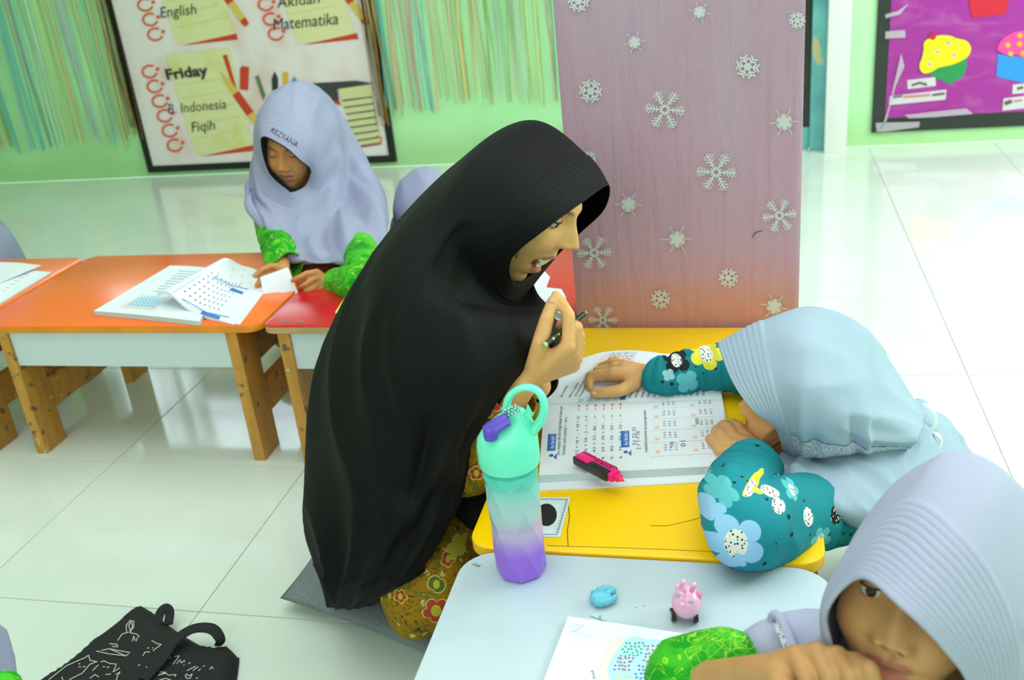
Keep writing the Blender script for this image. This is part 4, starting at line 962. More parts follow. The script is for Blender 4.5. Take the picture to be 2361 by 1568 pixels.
def batik(c):
    p = coords(); cream = lin((206, 196, 110)); dk = lin((70, 52, 24)); gr = lin((96, 110, 40)); rd = lin((176, 66, 52)); ylg = lin((190, 186, 50))
    col = mixc(c, tuple(q*1.5 for q in c), vor(p, 420).sstep(.3, .2)*.6)
    n = nz(p, 26, 2, dist=2.5)
    col = mixc(col, cream, vor(coords(scale=(1, 1.6, .8)), 44, rnd=1).sstep(.26, .22)*(nz(p, 40, 1)).sstep(.4, .45))
    col = mixc(col, dk, (X.m('ABSOLUTE', n-.5)).sstep(.02, .008)); col = mixc(col, gr, (X.m('ABSOLUTE', nz(coords(scale=(1.1, 1, 1.2)), 17, 1, dist=2)-.56)).sstep(.022, .012))
    for (u, v, d, r, pc, n_, rot) in ((1122, 925, 1.44, 36, rd, 5, .3), (1150, 1000, 1.45, 18, rd, 5, .3), (1100, 1085, 1.5, 16, rd, 5, .9), (1030, 1300, 1.5, 15, rd, 5, .2), (1048, 1282, 1.5, 20, ylg, 5, .7), (998, 1436, 1.45, 32, rd, 5, .4), (920, 1382, 1.5, 15, rd, 5, .1), (1005, 1352, 1.5, 20, gr, 2, .6), (1080, 990, 1.45, 14, ylg, 4, .6), (1140, 905, 1.44, 12, ylg, 4, .6)):
        col = flower(col, (u, v), d, r+3, cream, None, n_, rot); col = flower(col, (u, v), d, r, pc, ylg, n_, rot, None)
    return col
def greenbatik(c):
    p = coords(); col = mixc(c, lin((70, 190, 40)), nz(p, 20, 3, dist=1).sstep(.45, .6)*.8)
    col = mixc(col, lin((14, 120, 24)), nz(p, 9, 2).sstep(.5, .7)*.7)
    col = mixc(col, lin((172, 220, 60)), (X.m('ABSOLUTE', nz(p, 24, 2, dist=2.2)-.5)).sstep(.016, .006)*.8)
    return mixc(col, lin((150, 215, 70)), vor(p, 95, feature='DISTANCE_TO_EDGE').sstep(.03, .012)*(nz(p, 8, 1).sstep(.5, .56)))
def knit(s1=.06, sc=500):
    def f(c):
        a = nz(coords(), sc, 2); b = nz(coords(), 6, 3); return mixc(mixc(c, tuple(x*(1-s1) for x in c), a.sstep(.4, .6)), tuple(min(1, x*1.05) for x in c), b.sstep(.45, .65))
    return f
m_blackj = mat('black jersey hijab', (8, 8, 10), .72, .2, fn=knit(.1))
m_blackin = mat('black cloth', (12, 12, 13), .8)
m_lav = mat('lavender grey hijab', (150, 155, 184), .85, .2, fn=knit(.05), bump=(400, .12, .001))
m_lav_b = mat('pale blue hijab', (158, 178, 198), .85, .2, fn=knit(.04), bump=(400, .12, .001))
m_lav_c = mat('pale lavender hijab', (172, 176, 204), .85, .2, fn=knit(.04), bump=(400, .12, .001))
m_piping = mat('black piping', (20, 20, 24), .6)
m_lace = mat('lace trim', (200, 210, 220), .8, fn=lambda c: mixc(c, tuple(x*.5 for x in c), vor(coords(), 240, feature='DISTANCE_TO_EDGE').sstep(.12, .2)), bump=(lambda: vor(coords(), 240), .8, .002))
m_teals = mat('teal floral cloth', (26, 138, 152), .8, .2, fn=tealprint, bump=(420, .1, .001))
m_batik = mat('ochre batik cloth', (158, 118, 16), .75, .2, fn=batik)
m_green = mat('green batik cloth', (22, 150, 30), .7, .2, fn=greenbatik)
m_olive = mat('olive sleeve cloth', (120, 105, 60), .8, fn=varied(.3, 40))
m_navy = mat('navy cloth', (28, 44, 60), .85, fn=lambda c: mixc(c, lin((70, 80, 84)), nz(coords(), 45, 2).sstep(.62, .66)*.7))
m_iris = mat('dark iris', (30, 20, 14), .1); m_scl = mat('eye white', (200, 196, 186), .15); m_lash = mat('lashes', (22, 16, 14), .6); m_teeth = mat('teeth', (228, 220, 190), .25)
def skinmat(name):
    m = mat(name, (180, 130, 85), .5, .35); nt = m.node_tree; X.nt = nt; b = nt.nodes['Principled BSDF']
    a = nt.nodes.new('ShaderNodeAttribute'); a.attribute_name = 'skin'; n = nz(coords(), 60, 3)
    c = mixc(X(a.outputs['Color']), X(a.outputs['Color']), 0.0); mx = nt.nodes.new('ShaderNodeMix'); mx.data_type = 'RGBA'; mx.blend_type = 'MULTIPLY'; mx.inputs[0].default_value = 1
    nt.links.new(a.outputs['Color'], mx.inputs[6]); g = mixc((.93, .91, .9), (1.0, 1.0, 1.0), n.sstep(.3, .7)); nt.links.new(g.v, mx.inputs[7]); nt.links.new(mx.outputs[2], b.inputs['Base Color'])
    b.inputs['Subsurface Weight'].default_value = .12; b.inputs['Subsurface Radius'].default_value = (.012, .005, .002); b.inputs['Subsurface Scale'].default_value = .6
    return m
m_skin = skinmat('skin')
def sm(x, a, b): t = np.clip((x-a)/(b-a), 0, 1); return t*t*(3-2*t)
def head_geo(s, M, P, skin, open_mouth=0.0, n1=150, n2=170, child=0.0, nu=0.0):
    """a head with a face: local X right, Y forward, Z up (adult size times s)"""
    th = np.linspace(0, PI, n1+1)[:, None]; ph0 = np.linspace(-PI, PI, n2, endpoint=False)[None, :]; ph = ph0-.45*np.sin(ph0)      # denser at the face
    x = np.sin(th)*np.sin(ph); y = np.sin(th)*np.cos(ph); z = -np.cos(th)*np.ones_like(ph)
    X_ = x*.074; Y_ = y*.094; Z_ = z*.122-.003
    low = sm(-Z_, .01, .12); X_ *= 1-(.36-.08*child)*low; Y_ = np.where(Y_ < 0, Y_*(1-.35*low), Y_*(1-.03*low)); X_ *= 1-.06*sm(Z_, .03, .12)
    X_ += np.sign(X_)*.004*np.exp(-((Z_+.02)/.03)**2)*sm(np.abs(X_), .02, .05)*(1+child)
    front = sm(Y_, .0, .05); ax = np.abs(X_); g = lambda u, v, su, sv: np.exp(-((ax-u)/su)**2-((Z_-v)/sv)**2)
    d = -.0095*g(.031, .019, .017, .013)-.003*g(.012, .020, .008, .010)+.004*g(.024, .040, .024, .008)+.003*g(0, .045, .03, .02)+.006*g(.040, -.018, .020, .020)+.003*child*g(.036, -.04, .022, .02)
    zn = Z_-nu; prof = np.where(zn > -.015, sm(zn, .034, -.015)**1.15, sm(zn, -.029, -.016)); wd = (.0075+.0055*sm(zn, .02, -.014))*(1+.3*child)
    d += (.0225-.0045*child)*prof*np.exp(-(X_/wd)**2)+(.008+.0015*child)*g(.0135+.0015*child, -.0205+nu, .0058, .0065)+.003*g(0, -.016+nu, .010, .007)-.007*g(.0075, -.0285+nu, .0034, .0028)
    o = open_mouth
    d += .0065*np.exp(-(X_/.022)**2-((Z_+.0445-.002*o)/.0055)**2)+.0070*np.exp(-(X_/.018)**2-((Z_+.0615+.010*o)/.0065)**2)
    d += -.0045*np.exp(-(X_/.025)**2-((Z_+.0525+.003*o)/.0024)**2)*(1-o)-.003*np.exp(-(X_/.004)**2-((Z_+.036)/.006)**2)-.003*np.exp(-(X_/.02)**2-((Z_+.073+.01*o)/.005)**2)
    d += .008*np.exp(-(X_/.018)**2-((Z_+.095+.006*o)/.013)**2)
    om = np.exp(-np.abs(X_/.019)**3-np.abs((Z_+.054+.003*o)/.0078)**3); d += -.024*o*om
    d += -.0022*np.exp(-((ax-.021-.10*np.clip(-(Z_+.02), 0, .04))/.0035)**2)*sm(-Z_, .015, .03)*sm(-Z_, .062, .045)*(1-.7*child)
    Y_ = Y_+d*front
    Z_ = Z_-.006*o*np.exp(-(X_/.05)**2)*sm(-Z_, .05, .09)*front
    # ears
    for sg in (-1, 1):
        e = np.exp(-((Y_+.005)/.016)**2-((Z_-.005)/.028)**2)*sm(sg*X_, .055, .068); X_ = X_+sg*.010*e
    col = np.ones(X_.shape+(3,))*np.array(skin)
    def blend(c, w): 
        nonlocal col; w = (w*front)[..., None]; col = col*(1-w)+np.array(c)*w
    sk = np.array(skin)
    lipw = sm(np.exp(-(X_/.024)**4-((Z_+.0455-.0025*o+.0010*np.cos(X_*260))/.0052)**4), .3, .6); blend(lin((168, 92, 84)), lipw*.85)
    lipw = sm(np.exp(-(X_/.021)**4-((Z_+.0605+.010*o)/.0062)**4), .3, .6); blend(lin((184, 98, 92)), lipw*.9)
    if o: blend(lin((70, 26, 24)), sm(om, .45, .75))
    else: blend(lin((110, 52, 46)), np.exp(-(X_/.023)**6-((Z_+.0528)/.0014)**2)*.9)
    blend(lin((52, 36, 28)), np.exp(-((ax-.030)/.018)**4-((Z_-(.040+.03*(ax-.03)-8*(ax-.03)**2))/.0036)**2)*.85)
    blend(lin((60, 34, 26)), g(.0075, -.0280+nu, .0042, .0028)*.85)
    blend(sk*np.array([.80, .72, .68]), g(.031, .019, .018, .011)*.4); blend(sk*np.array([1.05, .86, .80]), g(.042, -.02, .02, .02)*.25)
    hair = sm(Z_, .070, .080)*1.0; col = col*(1-hair[..., None])+np.array(lin((24, 20, 18)))*hair[..., None]
    Lc = np.stack([X_, Y_, Z_], -1).reshape(-1, 3)*s; Wc = Lc@np.array(M).T+np.array(P)
    Fc = []
    for i in range(n1):
        for k in range(n2): a = i*n2+k; b = i*n2+(k+1) % n2; Fc.append((a, b, b+n2, a+n2))
    return Wc, Fc, col.reshape(-1, 3)
def person(label, cat='person', base=(0, 0, 0)):
    return thing('person', label, cat, base)
NB = {}
def body(parent, segs, skin, head=None, voxel=.0035, smooth=4):
    """head, neck, trunk, arms and hands as one mesh, coloured by a skin attribute"""
    me = blob_mesh(segs, voxel, smooth); n0 = len(me.vertices)
    co = np.empty(n0*3); me.vertices.foreach_get('co', co); V = co.reshape(-1, 3); Fc = [tuple(p.vertices) for p in me.polygons]; bpy.data.meshes.remove(me)
    col = np.ones((n0, 3))*np.array(skin)
    if head:
        Wc, Fh, ch = head; Fc += [tuple(i+n0 for i in f) for f in Fh]; V = np.vstack([V, Wc]); col = np.vstack([col, ch])
    me = bpy.data.meshes.new('body'); me.from_pydata(V.tolist(), [], Fc); me.update()
    at = me.color_attributes.new('skin', 'FLOAT_COLOR', 'POINT'); at.data.foreach_set('color', np.hstack([col, np.ones((len(col), 1))]).ravel())
    o = link('body', me, m_skin, parent, True); NB[o.name] = n0
    return o
def tuck(ob, n0, hoods, s, M, P):
    """pull the back of the skull in wherever it would push through the cloth"""
    dg = bpy.context.evaluated_depsgraph_get(); bts = [BVHTree.FromObject(h_, dg) for h_ in hoods]; M = np.array(M); P = np.array(P)
    eyes_ = [Vector(CP), Vector(CP+.45*AR), Vector(CP-.45*AR), Vector(CP+.4*AU)]
    def covered(p):
        p = Vector(p)
        for e in eyes_:
            d = (e-p).normalized()
            if not any(b.ray_cast(p+d*.0005, d)[0] is not None for b in bts): return False
        return True
    for v in ob.data.vertices[n0:]:
        p = np.array(v.co); L = M.T@(p-P)/s
        if L[1] > .052 and L[2] < .062 and L[2] > -.11 and abs(L[0]) < .062: continue
        if L[1] > .02 and -.115 < L[2] < -.06: continue
        k = 1.0; q = p
        while k > .45 and not covered(q): k -= .045; q = P+(p-P)*k
        v.co = q
    ob.data.update()
def loc2w(s, M, P):
    M = np.array(M); P = np.array(P); return lambda q: P+M@(np.array(q)*s)
def eyes(parent, s, M, P, skin_m, lid=.25, look=(0, 0), which=(-1, 1)):
    f = loc2w(s, M, P)
    for sg in which:
        c = np.array([sg*.031, .0705, .019]); r = .0128
        V, Fc = ellipsoid_geo(f(c), r*s, r*s, r*s, n=24); e = mesh('eye', V, Fc, m_scl, parent, True)
        def patch(r_, e0, e1, a0, a1, n=12, m_=16):
            V = []
            for i in range(n+1):
                el = e0+(e1-e0)*i/n
                for k in range(m_+1):
                    az = a0+(a1-a0)*k/m_; V.append(f(c+r_*np.array([math.cos(el)*math.sin(az), math.cos(el)*math.cos(az), math.sin(el)])))
            return V, [(i*(m_+1)+k, i*(m_+1)+k+1, (i+1)*(m_+1)+k+1, (i+1)*(m_+1)+k) for i in range(n) for k in range(m_)]
        # iris: a small cap looking (look)
        lx, lz = look; dv = np.array([lx, 1.0, lz]); dv /= np.linalg.norm(dv); a = np.cross(dv, [0, 0, 1.]); a /= np.linalg.norm(a); b = np.cross(a, dv)
        V = [f(c+dv*r*1.02)]; nn = 20
        for rr in (.5, 1):
            for k in range(nn): t = 2*PI*k/nn; q = dv+(a*math.cos(t)+b*math.sin(t))*.48*rr; q /= np.linalg.norm(q); V.append(f(c+q*r*1.012))
        Fc = [(0, 1+k, 1+(k+1) % nn) for k in range(nn)]+[(1+k, 1+nn+k, 1+nn+(k+1) % nn, 1+(k+1) % nn) for k in range(nn)]
        mesh('iris', V, Fc, m_iris, e, True)
        V, Fc = patch(r*1.09, lid, 1.45, -1.25, 1.25); mesh('eyelid', V, Fc, skin_m, e, True)
        V, Fc = patch(r*1.07, -1.4, -.42, -1.2, 1.2); mesh('eyelid', V, Fc, skin_m, e, True)
        pts = [f(c+r*1.12*np.array([math.cos(lid)*math.sin(t), math.cos(lid)*math.cos(t), math.sin(lid)-.01])) for t in np.linspace(-1.15, 1.15, 9)]
        tube('lashes', pts, [.0003*s]+[.0011*s]*7+[.0004*s], m_lash, e, n=6, sub=2)
def expand(ring):
    R8 = [PD(*q) for q in ring]
    if len(R8) == 8: return R8
    p0, p1, p2, p3 = R8; c0 = (p0+p1+p2+p3)/4; c1 = (p0-p2)/2; s1 = (p1-p3)/2; out = []
    for k in range(8):
        a = k*PI/4; c2 = (p0-p1+p2-p3)/4; out.append(c0+c1*math.cos(a)+s1*math.sin(a)+c2*math.cos(2*a))
    return out
def drape(name, rings, m, parent, fold=None, ns=14, nt=144, first=None, thick=.0022, cap_end=False, world=False):
    """cloth swept through closed guide loops; fold(s,t)->height displaced along the cloth normal (s in loops, t in 0..8)"""
    G = np.array([r if world else expand(r) for r in rings]); K = len(G); S = []
    for k in range(K-1):
        n = first if (first and k == 0) else ns; S += [k+i/n for i in range(n)]
    S.append(K-1.0); T = [8*i/nt for i in range(nt)]
    A = np.array([[cr(G[k], t, True) for t in T] for k in range(K)])            # loops densely in t
    V = np.array([cr(A, s) for s in S])
    du = np.roll(V, -1, 1)-np.roll(V, 1, 1); dv = np.gradient(V, axis=0); N = np.cross(du, dv); L = np.linalg.norm(N, axis=2, keepdims=True); N = N/(L+1e-12)
    ctr = V.mean(1, keepdims=True); sgn = np.sign((N*(V-ctr)).sum(2).mean()); N *= sgn if sgn else 1
    if fold:
        H = np.array([[fold(s, t, V[i][j]) for j, t in enumerate(T)] for i, s in enumerate(S)])[..., None]; V = V+N*H
    Fc = [(i*nt+j, i*nt+(j+1) % nt, (i+1)*nt+(j+1) % nt, (i+1)*nt+j) for i in range(len(S)-1) for j in range(nt)]
    VV = V.reshape(-1, 3).tolist()
    if cap_end: Fc.append(tuple((len(S)-1)*nt+j for j in range(nt)))
    o = mesh(name, VV, Fc, m, parent, True)
    if thick: sd = o.modifiers.new('s', 'SOLIDIFY'); sd.thickness = thick; sd.offset = 0
    o['grid'] = 0; del o['grid']
    return o, V
def ridge(x, c, w): return math.exp(-((x-c)/w)**2)
def sleeve(name, pts, rad, m, parent, amp=.003, freq=60, seed=0, n=40, sub=14, wr=1.0, open_=True):
    V, Fc = tube_geo(pts, rad, n, sub, not open_); V = [np.array(v) for v in V]; P = np.array(pts, float)
    nr = (len(pts)-1)*sub+1
    for i in range(nr):
        c = sum(V[i*n:(i+1)*n])/n
        for k in range(n):
            v = V[i*n+k]; d = v-c; L = np.linalg.norm(d); h = 1-abs(noise.noise(Vector((i*freq*.004+seed, math.cos(2*PI*k/n)*.7, math.sin(2*PI*k/n)*.7))))*2.2
            V[i*n+k] = v+d/L*amp*h*wr*min(1, i/3+.3)
    o = mesh(name, V, Fc, m, parent, True)
    if open_: sd = o.modifiers.new('s', 'SOLIDIFY'); sd.thickness = .0025; sd.offset = 0
    return o
def finger(pts, r0, r1): k = len(pts); return chain(pts, [r0+(r1-r0)*i/(k-1) for i in range(k)])
def palm(w, mcps, rw, rm): return [s for m_ in mcps for s in chain([w, m_], [rw, rm])]+[s for a, b in zip(mcps, mcps[1:]) for s in chain([a+(np.array(w)-a)*.3, b+(np.array(w)-b)*.3], [rm*1.1, rm*1.1])]

# ======== teacher
SK_T = lin((222, 170, 112)); SK_K = lin((196, 138, 84)); SK_C = lin((196, 146, 96)); SK_B = lin((224, 172, 114))
MT = [[-0.21783137995575108, 0.8243238135534123, 0.5225320471658482], [-0.9647271811839974, -0.26294794031894086, 0.012643044206426368], [0.14782068796806513, -0.5013468171742848, 0.8525259017284238]]; PT = [-0.3412899827195537, 1.4166040705373175, 0.7238211972010888]
T = person('person in long black hijab and ochre batik dress, kneeling over the open book', base=(-.66, 1.42, 0))
h = head_geo(1.0, MT, PT, SK_T, open_mouth=1.0, nu=.007)
fT = loc2w(1.0, MT, PT)
wr = PD(1208, 884, 1.44); el = PD(1078, 1065, 1.53); sh = PD(985, 720, 1.50)
mc = [PD(1310, 800, 1.405), PD(1322, 812, 1.43), PD(1327, 826, 1.452), PD(1322, 842, 1.47)]
seg = [('c', (-.60, 1.43, .17), .08, PD(950, 830, 1.62), .085), ('c', PD(950, 830, 1.62), .085, PD(1075, 630, 1.58), .06), ('c', PD(1075, 630, 1.58), .055, fT((0, -.03, -.06)), .05),
       ('c', sh, .045, el, .036), ('c', el, .035, wr, .020), ('c', PD(1110, 660, 1.66), .04, PD(1190, 800, 1.66), .034), ('c', PD(1190, 800, 1.66), .032, PD(1240, 890, 1.60), .022)]
seg += palm(PD(1222, 868, 1.435), mc, .0175, .0115)+[('c', PD(1232, 845, 1.43), .017, PD(1270, 830, 1.435), .016)]
seg += finger([mc[0], PD(1312, 728, 1.405), PD(1297, 700, 1.41), PD(1281, 681, 1.415)], .0105, .0072)
seg += finger([mc[1], PD(1330, 755, 1.42), PD(1312, 742, 1.445), PD(1292, 750, 1.45)], .0105, .0078)
seg += finger([mc[2], PD(1336, 772, 1.445), PD(1318, 762, 1.47), PD(1296, 772, 1.47)], .010, .0075)
seg += finger([mc[3], PD(1338, 792, 1.465), PD(1322, 782, 1.49), PD(1302, 790, 1.488)], .0092, .0068)
seg += finger([PD(1232, 850, 1.425), PD(1246, 790, 1.405), PD(1261, 735, 1.405), PD(1274, 696, 1.41)], .0145, .0088)
bT = body(T, seg, SK_T, h, .0032, 4)
bpy.context.view_layer.update()
m_nail = mat('fingernail', (214, 168, 140), .3)
V, Fc = ellipsoid_geo(PD(1272, 700, 1.4035), .0052, .003, .0068, n=12); mesh('fingernail', V, Fc, m_nail, T, True)
m_lid = mat('eyelid skin', (194, 140, 90), .5, .3); eyes(T, 1.0, MT, PT, m_lid, .22, (0.1, -.15))
V = []; Fc = []
for row, zz, yy in ((0, -.0480, .0862), (1, -.0625, .0830)):
    for k in range(7):
        x0 = (k-3)*.0054; o = len(V); yk = yy-.10*abs(x0)**1.0*abs(x0)*10
        for a, b in ((-.0025, 0), (.0025, 0), (.0023, 1), (-.0023, 1)):
            for dy in (0, -.004): V.append(fT((x0+a, yk+dy, zz-b*(.0075 if row == 0 else -.0055))))
        Fc += [(o, o+2, o+4, o+6), (o+1, o+7, o+5, o+3), (o, o+1, o+3, o+2), (o+4, o+5, o+7, o+6), (o+2, o+3, o+5, o+4), (o, o+6, o+7, o+1)]
mesh('teeth', V, Fc, m_teeth, T, True, 40)
RT = [[(1402, 428, 1.545), (1348, 462, 1.455), (1262, 524, 1.41), (1180, 594, 1.435), (1184, 650, 1.50), (1236, 625, 1.60), (1332, 540, 1.62), (1392, 482, 1.60)],
      [(1352, 358, 1.55), (1250, 412, 1.425), (1165, 500, 1.39), (1112, 600, 1.425), (1170, 692, 1.53), (1225, 660, 1.65), (1300, 545, 1.69), (1352, 440, 1.66)],
      [(1222, 278, 1.54), (1120, 350, 1.42), (1070, 480, 1.385), (1062, 600, 1.42), (1160, 712, 1.52), (1225, 650, 1.67), (1245, 480, 1.71), (1250, 340, 1.66)],
      [(1068, 366, 1.57), (1012, 440, 1.45), (1000, 560, 1.38), (1050, 690, 1.41), (1238, 712, 1.52), (1230, 660, 1.66), (1150, 500, 1.74), (1095, 405, 1.68)],
      [(935, 508, 1.61), (880, 600, 1.45), (935, 690, 1.36), (1090, 740, 1.38), (1260, 738, 1.51), (1230, 700, 1.70), (1100, 580, 1.79), (985, 520, 1.74)],
      [(815, 682, 1.65), (820, 760, 1.48), (920, 830, 1.37), (1110, 860, 1.38), (1266, 810, 1.50), (1220, 760, 1.74), (1060, 700, 1.82), (900, 680, 1.77)],
      [(746, 855, 1.68), (790, 920, 1.50), (930, 960, 1.40), (1070, 965, 1.415), (1178, 888, 1.48), (1190, 860, 1.70), (1050, 830, 1.84), (860, 820, 1.80)],
      [(724, 1030, 1.70), (780, 1070, 1.52), (920, 1090, 1.43), (1040, 1050, 1.43), (1084, 980, 1.47), (1120, 960, 1.68), (1010, 950, 1.85), (850, 960, 1.82)],
      [(719, 1170, 1.71), (770, 1210, 1.55), (890, 1210, 1.47), (1000, 1180, 1.46), (1054, 1120, 1.50), (1060, 1080, 1.66), (960, 1060, 1.86), (820, 1080, 1.83)],
      [(733, 1290, 1.71), (775, 1325, 1.60), (850, 1325, 1.52), (925, 1310, 1.49), (972, 1280, 1.53), (980, 1240, 1.68), (890, 1200, 1.84), (800, 1220, 1.82)],
      [(753, 1398, 1.705), (778, 1400, 1.66), (806, 1400, 1.62), (838, 1394, 1.60), (868, 1386, 1.60), (880, 1350, 1.70), (830, 1320, 1.80), (775, 1350, 1.78)]]
def foldT(s, t, p):
    h = 0
    if s < 1: h -= .0009*(abs(math.sin(PI*s*11))**.6)*-1
    if s > 1.2:
        a = min(1, (s-1.2)/2)
        h += .006*a*ridge(t, 2.1+.15*math.sin(s), .12)+.005*a*ridge(t, 2.7+.1*s*.3, .13)-.004*a*ridge(t, 2.4, .1)+.004*a*ridge(t, 3.3, .12)
    if s > 3: 
        h += .014*(1-abs(noise.noise(Vector((t*1.3, s*.35, 3))))*2.2)*min(1, (s-3)/2)
        h += .012*ridge(t, 3.0-.18*(s-5), .16)*ridge(s, 6.6, 1.2)-.010*ridge(t, 2.6-.12*(s-5), .2)*ridge(s, 6.8, 1.0)
        h += .006*math.sin((p[2]*60+p[0]*38))*ridge(t, 2.6, .9)*ridge(s, 7.6, .8)
    if s > 9: h *= max(.2, 10.4-s)
    return h
ht, _ = drape('hijab', RT, m_blackj, T, foldT, first=70, ns=16); tuck(bT, NB[bT.name], [ht], 1.0, MT, PT)
sleeve('sleeve', [PD(1040, 1000, 1.52), PD(1072, 1066, 1.525), PD(1128, 990, 1.49), PD(1182, 912, 1.45)], [.05, .052, .046, .038], m_batik, T, .0025, 60, 3)
sleeve('sleeve', [PD(1150, 760, 1.68), PD(1190, 810, 1.665), PD(1215, 850, 1.63), PD(1240, 895, 1.60)], [.05, .045, .04, .034], m_blackin, T, .002, 60, 5)
blob('skirt', [('c', (-.60, 1.45, .17), .085, PZ(985, 1340, .16), .080), ('c', (-.58, 1.50, .15), .085, PZ(1040, 1230, .15), .078), ('c', PZ(985, 1340, .155), .078, PZ(960, 1410, .12), .045), ('c', (-.64, 1.40, .12), .05, PZ(975, 1420, .105), .036)], m_batik, T, .006, 8, (.004, 14, (1, 1, .5)))
blob('dress_front', [('c', (-.58, 1.52, .22), .08, PZ(1085, 1175, .20), .050), ('c', (-.60, 1.45, .33), .10, (-.50, 1.47, .27), .07), ('c', (-.5, 1.5, .30), .07, (-.44, 1.48, .24), .04)], m_blackin, T, .007, 6)
# pencil held in the hand
m_pblack = mat('dark green pencil', (28, 46, 36), .3, fn=lambda c: mixc(c, lin((190, 190, 110)), vor(coords(), 60, out='Distance').sstep(.16, .13)))
m_gold2 = mat('pencil cap', (170, 190, 120), .3)
pc = thing('pencil', 'dark green pencil held in the kneeling person\'s raised hand', 'pencil', PD(1254, 796, 1.39))
a, b = PD(1254, 797, 1.385), PD(1349, 722, 1.44)
tube('barrel', [a, b], [.0040, .0040], m_pblack, pc, n=8, sub=1); tube('end_band', [a-(b-a)*.012, a+(b-a)*.05], [.0043, .0043], m_gold2, pc, n=10, sub=1); tube('end_band', [b-(b-a)*.02, b+(b-a)*.02], [.0042, .003], m_gold2, pc, n=10, sub=1)

# ======== girl reading at the red desk
MA = [[-0.9963343304916038, 0.02998837167084662, 0.08011616221698588], [-0.044649385678611125, -0.9811518769263778, -0.18800911350880917], [0.07296803575792529, -0.19089707166003572, 0.9788942607806286]]; PA = [-1.1743567759114109, 2.402231777426111, 0.5926662858996022]
A = person('person in lavender grey hijab and green sleeves, holding a folded white paper', base=(-1.12, 2.52, 0))
hA = head_geo(.86, MA, PA, SK_K, child=1.0); fA = loc2w(.86, MA, PA)
eA1, eA2 = PZ(648, 588, .392), PZ(838, 640, .392); wA1, wA2 = PD(652, 622, 2.375), PD(757, 652, 2.345)
m1 = [PD(655, 616, 2.38), PD(648, 626, 2.385), PD(643, 637, 2.39), PD(638, 648, 2.392)]
m2 = [PD(731, 628, 2.335), PD(734, 640, 2.335), PD(737, 652, 2.338), PD(742, 664, 2.34)]
seg = [('c', (-1.12, 2.58, .13), .09, (-1.12, 2.50, .36), .095), ('c', (-1.12, 2.50, .36), .09, (-1.15, 2.46, .46), .06), ('c', (-1.15, 2.46, .46), .04, fA((0, -.02, -.07)), .035),
       ('c', PD(618, 500, 2.70), .026, eA1, .024), ('c', eA1, .025, wA1, .016), ('c', PD(825, 520, 2.76), .026, eA2, .024), ('c', eA2, .025, wA2, .0165),
       ('c', (-1.12, 2.58, .10), .08, (-.95, 2.40, .09), .06), ('c', (-1.12, 2.58, .10), .08, (-1.30, 2.40, .09), .06), ('c', (-.95, 2.40, .06), .05, (-1.2, 2.36, .05), .04), ('c', (-1.30, 2.40, .06), .05, (-1.05, 2.34, .05), .04)]
seg += palm(wA1, m1, .013, .0085)+palm(wA2, m2, .013, .009)
seg += finger([m1[0], PD(625, 614, 2.37), PD(604, 622, 2.362), PD(588, 636, 2.36)], .0088, .0062)+finger([m1[1], PD(618, 630, 2.375), PD(602, 644, 2.37), PD(592, 658, 2.365)], .0085, .0062)
seg += finger([m1[2], PD(616, 645, 2.38), PD(604, 660, 2.375), PD(599, 672, 2.37)], .008, .006)+finger([m1[3], PD(622, 660, 2.385), PD(610, 676, 2.38), PD(605, 688, 2.378)], .0075, .0058)
seg += finger([PD(664, 628, 2.385), PD(655, 642, 2.375), PD(645, 655, 2.372)], .009, .0068)
seg += finger([m2[0], PD(706, 632, 2.32), PD(690, 640, 2.318), PD(675, 647, 2.322)], .009, .0062)+finger([m2[1], PD(714, 650, 2.32), PD(704, 656, 2.315), PD(696, 659, 2.32)], .0085, .0062)
seg += finger([m2[2], PD(722, 665, 2.325), PD(712, 669, 2.32), PD(705, 670, 2.325)], .0082, .006)+finger([m2[3], PD(734, 676, 2.33), PD(724, 677, 2.33), PD(716, 675, 2.333)], .0075, .0056)
seg += finger([PD(735, 632, 2.35), PD(712, 640, 2.36), PD(688, 650, 2.36)], .009, .0065)
bA = body(A, seg, SK_K, hA, .0027, 3)
m_lidk = mat('child eyelid skin', (184, 130, 80), .5, .3); eyes(A, .86, MA, PA, m_lidk, -.30, (0, -.5))
RA = [[(652, 336, 2.505), (690, 368, 2.52), (716, 392, 2.575), (705, 428, 2.61), (674, 444, 2.59), (660, 437, 2.585), (618, 396, 2.565), (602, 318, 2.525)],
      [(672, 280, 2.545), (716, 318, 2.55), (738, 378, 2.60), (735, 440, 2.63), (684, 480, 2.59), (606, 440, 2.60), (586, 345, 2.63), (604, 275, 2.57)],
      [(688, 196, 2.66), (748, 232, 2.68), (778, 320, 2.68), (772, 430, 2.65), (690, 512, 2.555), (598, 445, 2.60), (589, 330, 2.70), (618, 230, 2.67)],
      [(745, 226, 2.82), (785, 290, 2.82), (804, 380, 2.76), (790, 480, 2.64), (694, 555, 2.48), (590, 455, 2.62), (585, 400, 2.74), (640, 270, 2.82)],
      [(795, 320, 2.90), (848, 385, 2.86), (872, 450, 2.66), (820, 545, 2.47), (700, 585, 2.42), (600, 500, 2.54), (572, 425, 2.68), (640, 350, 2.88)],
      [(830, 440, 2.98), (872, 460, 2.90), (888, 510, 2.58), (850, 592, 2.40), (722, 606, 2.38), (632, 556, 2.50), (571, 436, 2.70), (670, 430, 2.95)],
      [(840, 560, 3.00), (884, 540, 2.90), (884, 590, 2.50), (858, 616, 2.355), (762, 606, 2.35), (648, 574, 2.49), (584, 464, 2.71), (690, 520, 3.0)]]
